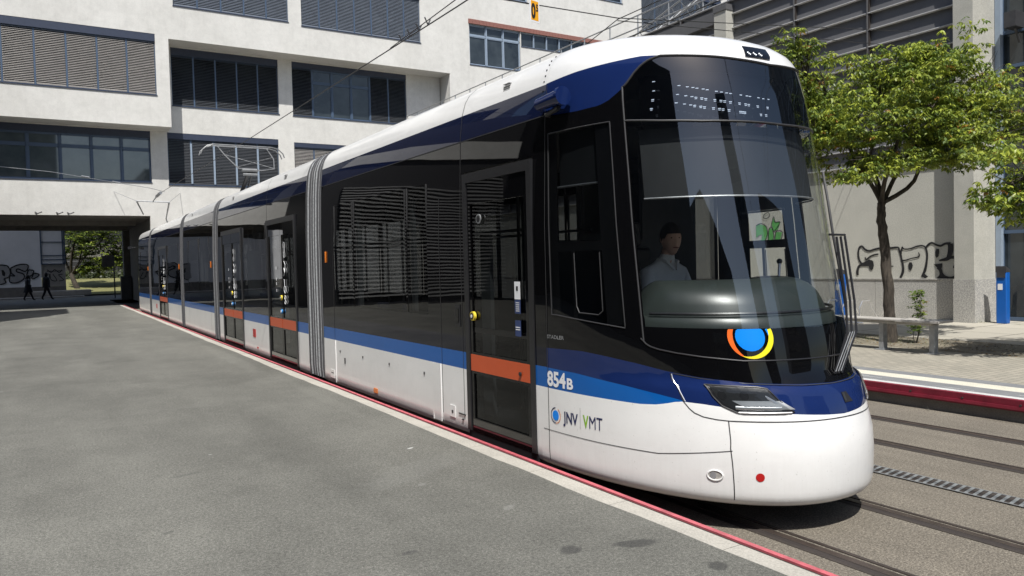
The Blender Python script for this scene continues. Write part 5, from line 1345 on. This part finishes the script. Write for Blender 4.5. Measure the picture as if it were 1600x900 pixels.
# raised white pillar strip and skirt details on the first section
mb = MB()
mb.grid([[(XL(z) - .010, 7.20, z), (XL(z) - .010, 7.38, z)] for z in (.25, .35, .86)]); mb.box(3.5105, 3.52, 7.38, 7.39, .25, .862); mb.box(3.5105, 3.52, 7.19, 7.20, .25, .862); mb.box(3.512, 3.52, 10.60, 10.62, .25, .862)
mb.build('skirt_trim', 'white', TRAM, merge=2)
mb = MB()
mb.box(3.512, 3.519, 6.88, 7.0, .34, .46, 0); mb.box(3.510, 3.519, 6.66, 6.80, .395, .405, 1); mb.box(3.509, 3.519, 6.70, 6.73, .34, .355, 1); mb.box(3.508, 3.512, 6.92, 6.95, .38, .41, 1)
mb.box(3.512, 3.519, 10.68, 10.86, .30, .42, 0); mb.box(3.510, 3.519, 10.70, 10.82, .37, .38, 1); mb.box(3.509, 3.519, 10.2, 10.225, .56, .64, 1)
for y in (7.6, 8.6, 9.5, 10.4): mb.box(3.512, 3.519, y, y + .02, .70, .73, 1)
mb.build('service_flap', ['white', 'satin'], TRAM, merge=False)
mb = MB(); mb.box(3.508, 3.519, 9.02, 9.14, .30, .36, 0)
for y in (10.92, 19.92 + .1, 25.3, 33.6): mb.box(3.505, 3.519, y - .02, y + .02, 1.98, 2.14, 0)
mb.each('side_reflector', 'reflector', TRAM, bevel=.003)
mb = MB()
for y in (15.6, 31.2): mb.box(3.512, 3.519, y - .11, y + .11, .56, .72, 0)
mb.box(3.512, 3.519, 15.3, 15.4, .35, .38, 0); mb.each('red_sticker', 'red', TRAM, merge=False)
mb = MB()
for y in (12.6, 12.35): pass
for k in range(6): mb.box(XL(3.47) - .003 , XL(3.47) + .02, 5.82, 5.93, 3.42 + k * .020, 3.426 + k * .020, 0)
for yv in (17.5, 13.2, 23.0): 
    for k in range(6): mb.box(XL(3.47) - .006, XL(3.47) + .02, yv, yv + .14, 3.415 + k * .022, 3.424 + k * .022, 0)
mb.build('roof_vent', 'roofgrey', TRAM, merge=False)
mb = MB()   # dotted bolts of the roof joint
for z in (3.40, 3.45, 3.50, 3.545, 3.58, 3.62, 3.16, 3.2, 3.24, 3.28, 3.32):
    mb.ball((XL(z) - .002, 5.24, z), (.006, .010, .007), 0, 6, 4)
mb.build('joint_bolt', 'satin', TRAM)
# camera pod by the roof
mb = MB(); mb.tube([(3.60, 5.02, 3.20), (3.47, 5.0, 3.20)], [.05, .055], 0, 12); mb.tube([(3.49, 5.18, 3.19), (3.49, 4.86, 3.20)], [.052, .062], 0, 12); mb.tube([(3.49, 4.875, 3.20), (3.49, 4.84, 3.20)], [.074, .074], 0, 14); mb.tube([(3.60, 5.12, 3.10), (3.52, 5.12, 3.10), (3.50, 4.92, 3.12)], .02, 1, 8)
mb.build('side_camera', ['dblue', 'satin'], TRAM)
# stickers on the front door and grab handle box
mb = MB()
mb.box(3.505, 3.508, 5.57, 5.66, 1.46, 1.58, 1); mb.box(3.505, 3.508, 5.57, 5.66, 1.585, 1.74, 0); mb.box(3.505, 3.508, 5.57, 5.66, 1.26, 1.40, 1); mb.box(3.503, 3.5045, 5.60, 5.63, 1.66, 1.70, 2)
for k in range(5): mb.box(3.503, 3.5045, 5.585, 5.64, 1.48 + k * .018, 1.486 + k * .018, 0)
for k in range(2): mb.box(3.503, 3.5045, 5.58, 5.65, 1.315 + k * .02, 1.323 + k * .02, 0)
mb.build('door_sticker', ['sticker', 'stickerblue', 'paintblack'], TRAM, merge=False)
mb = MB(); mb.box(3.512, 3.519, 6.72, 6.82, 1.28, 1.50, 0); mb.box(3.506, 3.512, 6.745, 6.795, 1.32, 1.46, 1); mb.build('key_panel', ['satin', 'black'], TRAM, merge=False)
mb = MB(); mb.tube([(3.50, 5.60, .93), (3.512, 5.60, .93)], .018, 0, 12); mb.build('door_lock', 'satin', TRAM)
mb = MB(); mb.tube([(3.505, 6.28, 2.33), (3.515, 6.28, 2.33)], .045, 0, 14); mb.tube([(3.503, 6.28, 2.33), (3.506, 6.28, 2.33)], .032, 1, 12); mb.build('door_loudspeaker', ['metal', 'satin'], TRAM)
# pale notice panel reflected above the second car's window is a real info panel on the glass
# bellows between the sections
for (a, b) in ((11.13, 11.90), (19.10, 19.76), (24.45, 25.08), (32.7, 33.34)):
    mb = MB(); zz = [.24, .4, 1, 1.8, 2.4, 3.0, 3.2, 3.37, 3.46, 3.54, 3.6, 3.65, 3.69, 3.72, 3.74]
    n = 44; rows = []
    for i in range(n + 1):
        y = a + (b - a) * i / n; ph = i / n * 6
        o_ = .065 - .075 * abs(math.sin(math.pi * ph)) ** .7 + (.03 if i in (0, n) else 0)
        l = [(XL(z) - .002 + o_, y, z) for z in zz]; rr = [(2 * CX - p[0], y, p[2]) for p in l[::-1]]
        rows.append(l + [(CX, y, 3.765 - o_)] + rr)
    for i in range(n): mb.grid(rows[i:i + 2], 1 if abs(math.sin(math.pi * (i + .5) / n * 6)) > .80 else 0)  # alternate fold faces take the painted shade tone
    mb.build('bellows', ['bellows', 'fold_shade'], TRAM, merge=2, ang=60)
    mb = MB()
    for y in (a + .0, b - .02): mb.grid([[(XL(z) - .004, y, z), (XL(z) - .004, y + .02, z)] for z in zz], 0)
    mb.build('bellows_frame', 'metal', TRAM, merge=False)
# tail cab: the same shape turned round
mb = MB(); YT = 42.3
def ST(t, z): p = S(t, z); return (p.x, YT - p.y + .15, z)
zt = [.20, .23, .27, .35, .6, .862, 1.032, 1.192, 1.45, 2.0, 2.5, 2.9, 3.11, 3.24, 3.37, 3.44, 3.5, 3.58, 3.65, 3.69, 3.72, 3.745, 3.75]
tt = [i * math.pi / 48 for i in range(49)]
for a, b in zip(tt, tt[1:]):
    for c, d in zip(zt, zt[1:]):
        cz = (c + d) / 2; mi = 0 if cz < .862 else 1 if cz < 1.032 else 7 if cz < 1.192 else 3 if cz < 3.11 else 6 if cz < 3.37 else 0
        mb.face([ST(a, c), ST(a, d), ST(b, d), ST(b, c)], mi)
mb.face([ST(t, 3.75) for t in tt], 0)
mb.build('tail_cab', BODY, TRAM, merge=2, ang=30)
mb = MB(); mb.tube([(3.56, 38.1, 3.05), (3.30, 38.3, 3.05)], .02, 0, 6); mb.box(3.22, 3.36, 38.25, 38.35, 2.98, 3.10); mb.build('tail_camera', 'satin', TRAM)
# floor, underframe, wheels, seats, rails
mb = MB(); mb.box(3.58, 5.76, 4.6, 38, .30, .36, 0); mb.build('floor', 'inner', TRAM, merge=False)
mb = MB()
for a, b in sec: mb.box(3.56, 5.78, a + .02, b - .02, .16, .30)
ring = [S(t, .21) + SN(t, .21) * -.02 for t in sub(.02, PI_ - .02, 50)]; mb.face([(p.x, p.y, .212) for p in ring]); mb.face([(p.x, p.y, .24) for p in ring][::-1]); mb.build('underframe', 'darkmetal', TRAM, merge=False)
for y in (4.9, 7.9, 9.6, 14.0, 17.2, 21.2, 23.0, 27.0, 31.5, 35.6):
    for x in (4.20, 5.14):
        mb = MB(); mb.tube([(x - .05, y, .31), (x + .05, y, .31)], .29, 0, 20); mb.each('wheel', 'darkmetal', TRAM)
mb = MB(); mb.box(3.62, 5.72, 5.2, 38, 3.06, 3.09); mb.build('ceiling', 'inner', TRAM, merge=False)
random.seed(4)
for y in (7.7, 8.55, 9.4, 10.2, 15.0, 15.9, 20.6, 21.6, 22.6, 26.2, 27.2, 31.2, 34.4, 35.4):
    for x in (3.78, 5.12):
        mb = MB(); mb.box(x, x + .44, y - .22, y + .22, .76, .84); mb.box(x, x + .44, y + .17, y + .25, .84, 1.42); mb.box(x + .15, x + .3, y - .1, y + .1, .36, .76); mb.build('seat', 'seat', TRAM, bevel=.02)
mb = MB()
for y in (6.75, 8.1, 9.8, 12.4, 13.45, 14.45, 16.4, 17.55, 18.6, 21, 23, 28, 29.1, 30.3, 34, 36):
    for x in (4.25, 5.1): mb.tube([(x, y, .36), (x, y, 3.06)], .018, 0, 8)
for x in (4.25, 5.1): mb.tube([(x, 6.6, 2.25), (x, 37, 2.25)], .016, 0, 8)
mb.each('grab_rail', 'yellowbar', TRAM)
mb = MB()
mb.box(4.95, 5.72, 6.62, 6.66, .36, 2.2, 0); mb.box(3.60, 3.66, 9.78, 9.84, 1.2, 2.7, 0); mb.box(3.60, 3.64, 7.98, 8.06, 1.2, 2.7, 0); mb.box(5.3, 5.7, 7.1, 7.14, .8, 2.8, 0); mb.box(3.7, 3.74, 6.42, 6.6, .4, 2.2, 0)
for y in (12.45, 14.42, 16.45, 18.65): mb.box(3.62, 3.9, y - .02, y + .02, .5, 2.3, 0)
mb.each('partition_panel', 'grey', TRAM, merge=False)
mb = MB(); mb.box(4.55, 4.6, 8.2, 9.0, 2.45, 2.75); mb.build('passenger_screen', 'black', TRAM, bevel=.01)
# pantograph
mb = MB(); YP = 21.3
mb.tube([(3.90, YP - .12, 5.24), (5.40, YP - .12, 5.24)], .015, 0, 6); mb.tube([(3.90, YP + .16, 5.24), (5.40, YP + .16, 5.24)], .015, 0, 6)
for yy in (-.12, .16):
    mb.tube([(3.90, YP + yy, 5.24), (3.75, YP + yy, 5.20), (3.62, YP + yy, 5.08), (3.58, YP + yy, 4.97)], .016, 0, 6); mb.tube([(5.40, YP + yy, 5.24), (5.58, YP + yy, 5.20), (5.71, YP + yy, 5.08), (5.75, YP + yy, 4.97)], .016, 0, 6)
mb.tube([(3.9, YP - .12, 5.24), (3.9, YP + .16, 5.24)], .018, 0, 6); mb.tube([(5.4, YP - .12, 5.24), (5.4, YP + .16, 5.24)], .018, 0, 6)
pan = mb.build('pantograph', 'panto', TRAM)
mb = MB()
mb.tube([(4.02, YP, 5.22), (4.15, YP - .25, 4.95), (4.42, YP - .55, 4.58), (4.67, YP - .6, 4.55)], .016, 0, 6); mb.tube([(5.30, YP, 5.22), (5.42, YP - .25, 4.9), (5.35, YP - .55, 4.60), (5.0, YP - .62, 4.53), (4.67, YP - .6, 4.55)], .016, 0, 6)
mb.tube([(4.15, YP - .2, 4.97), (5.35, YP - .5, 4.62)], .008, 0, 5); mb.tube([(5.38, YP - .2, 4.95), (4.42, YP - .5, 4.62)], .008, 0, 5)
mb.tube([(4.5, YP - .62, 4.53), (4.9, YP - .62, 4.53)], .05, 0, 8); mb.tube([(4.52, YP - .62, 4.42), (4.88, YP - .62, 4.42)], .035, 0, 8); mb.build('upper_arm', 'panto', pan)
mb = MB(); mb.tube([(4.67, YP - .62, 4.5), (4.60, YP + .3, 3.85)], [.045, .06], 0, 8); mb.tube([(4.75, YP - .62, 4.46), (4.72, YP + .2, 3.85)], .018, 0, 6); mb.box(4.2, 5.1, YP - .2, YP + .6, 3.76, 3.86); mb.build('lower_arm', 'satin', pan)
mb = MB(); mb.box(4.3, 5.4, 12.6, 18, 3.751, 3.83); mb.build('roof_equipment', 'roofgrey', TRAM, bevel=.02)

# ---------------------------------------------------------------- driver
DX, DY = 4.735, 5.02
DR = thing('person', (DX, DY, 1.4), 'tram driver with short dark hair in a white shirt seated behind the windscreen', 'person')
def P3(a, b, c): return (DX + a, DY + b, 1.40 + c)
V = [P3(0, .12, .05), P3(0, .10, .25), P3(0, .06, .44), P3(0, .03, .53), P3(0, -.02, .60)]
E = [(0, 1), (1, 2), (2, 3), (3, 4)]
Rr = [(.17, .12), (.165, .12), (.16, .10), (.062, .06), (.055, .055)]
for sgn in (-1, 1):
    b0 = len(V); V += [P3(.17 * sgn, .05, .41), P3(.24 * sgn, -.02, .18), P3(.20 * sgn, -.26, .12), P3(.17 * sgn, -.36, .15)]
    E += [(2, b0), (b0, b0 + 1), (b0 + 1, b0 + 2), (b0 + 2, b0 + 3)]; Rr += [.075, .052, .042, .035]
    b0 = len(V); V += [P3(.10 * sgn, .0, .02), P3(.13 * sgn, -.40, .04), P3(.13 * sgn, -.42, -.40)]; E += [(0, b0), (b0, b0 + 1), (b0 + 1, b0 + 2)]; Rr += [.09, .07, .055]
shirt = skin_body('shirt', V, E, Rr, 'shirt', DR)
# head : ellipsoid with brow, nose, chin, eyes, ears
def head(c, parent, yawh=0):
    bmh = bmesh.new(); bmesh.ops.create_uvsphere(bmh, u_segments=28, v_segments=22, radius=1)
    for v in bmh.verts:
        x, y, z = v.co
        w_ = .076 * (1 - .22 * max(0, -z) ** 1.2); d_ = .098; h_ = .125
        X, Y, Z = x * w_, y * d_, z * h_
        if y < 0:
            if abs(x) < .22 and -.38 < z < .18: Y -= .026 * (1 - abs(x) / .22) * (1 - (z + .38) / .56) ** .6      # nose
            if .12 < z < .38: Y -= .006                                                                        # brow
            if .0 < z < .16 and .2 < abs(x) < .62: Y += .009                                                    # eye sockets
            if -.62 < z < -.46 and abs(x) < .35: Y -= .006                                                      # lips
            if z < -.8: Y -= .012
        v.co = (X, Y, Z)
    rot = Matrix.Rotation(yawh, 4, 'Z')
    bmesh.ops.transform(bmh, matrix=Matrix.Translation(c) @ rot, verts=bmh.verts)
    me = bpy.data.meshes.new('body'); bmh.to_mesh(me); bmh.free()
    for p in me.polygons: p.use_smooth = True
    me.materials.append(M['skin']); o = bpy.data.objects.new('body', me); COL.objects.link(o); o.parent = parent; o.location = -parent_loc(parent)
    md = o.modifiers.new('s', 'SUBSURF'); md.levels = 1; md.render_levels = 1
    T_ = lambda a, b, cc: tuple(Matrix.Translation(c) @ rot @ Vector((a, b, cc)))
    mb = MB()
    for s_ in (-1, 1): mb.ball(T_(.029 * s_, -.083, .011), (.011, .006, .0055), 0, 10, 6)
    mb.build('eyes', 'eye', parent)
    mb = MB(); mb.tube([T_(-.024, -.088, -.066), T_(0, -.094, -.065), T_(.024, -.088, -.066)], [.003, .006, .003], 0, 6); mb.build('mouth', 'lip', parent)
    mb = MB()
    for s_ in (-1, 1): mb.ball(T_(.074 * s_, .008, .0), (.010, .020, .030), 0, 8, 6)
    mb.build('ears', 'skin', parent)
    hm = MB(); rows = []
    for i in range(10):
        th = math.pi * .60 * i / 9; row = []
        for k in range(24):
            ph = 2 * math.pi * k / 24; fr_ = -math.sin(ph) ; lim = 1 if fr_ < .35 else .62
            t2 = th * (1 if fr_ < .2 else .70 if fr_ > .6 else .85)
            row.append(T_(.084 * math.sin(t2) * math.cos(ph), .008 + .106 * math.sin(t2) * math.sin(ph), .012 + .128 * math.cos(t2)))
        rows.append(row)
    hm.grid(rows, 0, True); hm.build('hair', 'hair', parent, merge=2, ang=80)
head((DX, DY - .03, 2.08), DR, R(-20))
mb = MB(); mb.tube([P3(0, .045, .46), P3(0, 0, .60)], [.056, .052], 0, 12); mb.build('neck', 'skin', DR)
mb = MB()   # collar and button strip
mb.tube([P3(-.075, .05, .525), P3(-.06, -.04, .505), P3(-.01, -.075, .44)], [.012, .014, .008], 0, 6); mb.tube([P3(.075, .05, .525), P3(.06, -.04, .505), P3(.01, -.075, .44)], [.012, .014, .008], 0, 6); mb.build('collar', 'shirt', DR)
for sgn in (-1, 1):   # hands resting on the controls
    hv = [(.17 * sgn, -.37, .155), (.165 * sgn, -.43, .155)]; he = [(0, 1)]; hr = [.032, .036]
    for k, (dx, ln) in enumerate(((-.026, .07), (-.009, .08), (.009, .075), (.026, .06))):
        b0 = len(hv); hv += [(.165 * sgn + dx, -.465, .155), (.165 * sgn + dx * 1.1, -.465 - ln * .5, .148), (.165 * sgn + dx * 1.1, -.465 - ln, .125)]; he += [(1, b0), (b0, b0 + 1), (b0 + 1, b0 + 2)]; hr += [.010, .0095, .008]
    b0 = len(hv); hv += [(.165 * sgn - .04 * sgn, -.41, .15), (.165 * sgn - .06 * sgn, -.45, .14)]; he += [(0, b0), (b0, b0 + 1)]; hr += [.012, .010]
    skin_body('hand', [P3(*v) for v in hv], he, hr, 'skin', DR)

DR.scale = (1.12, 1.12, 1.12); DR.location.z = 1.315
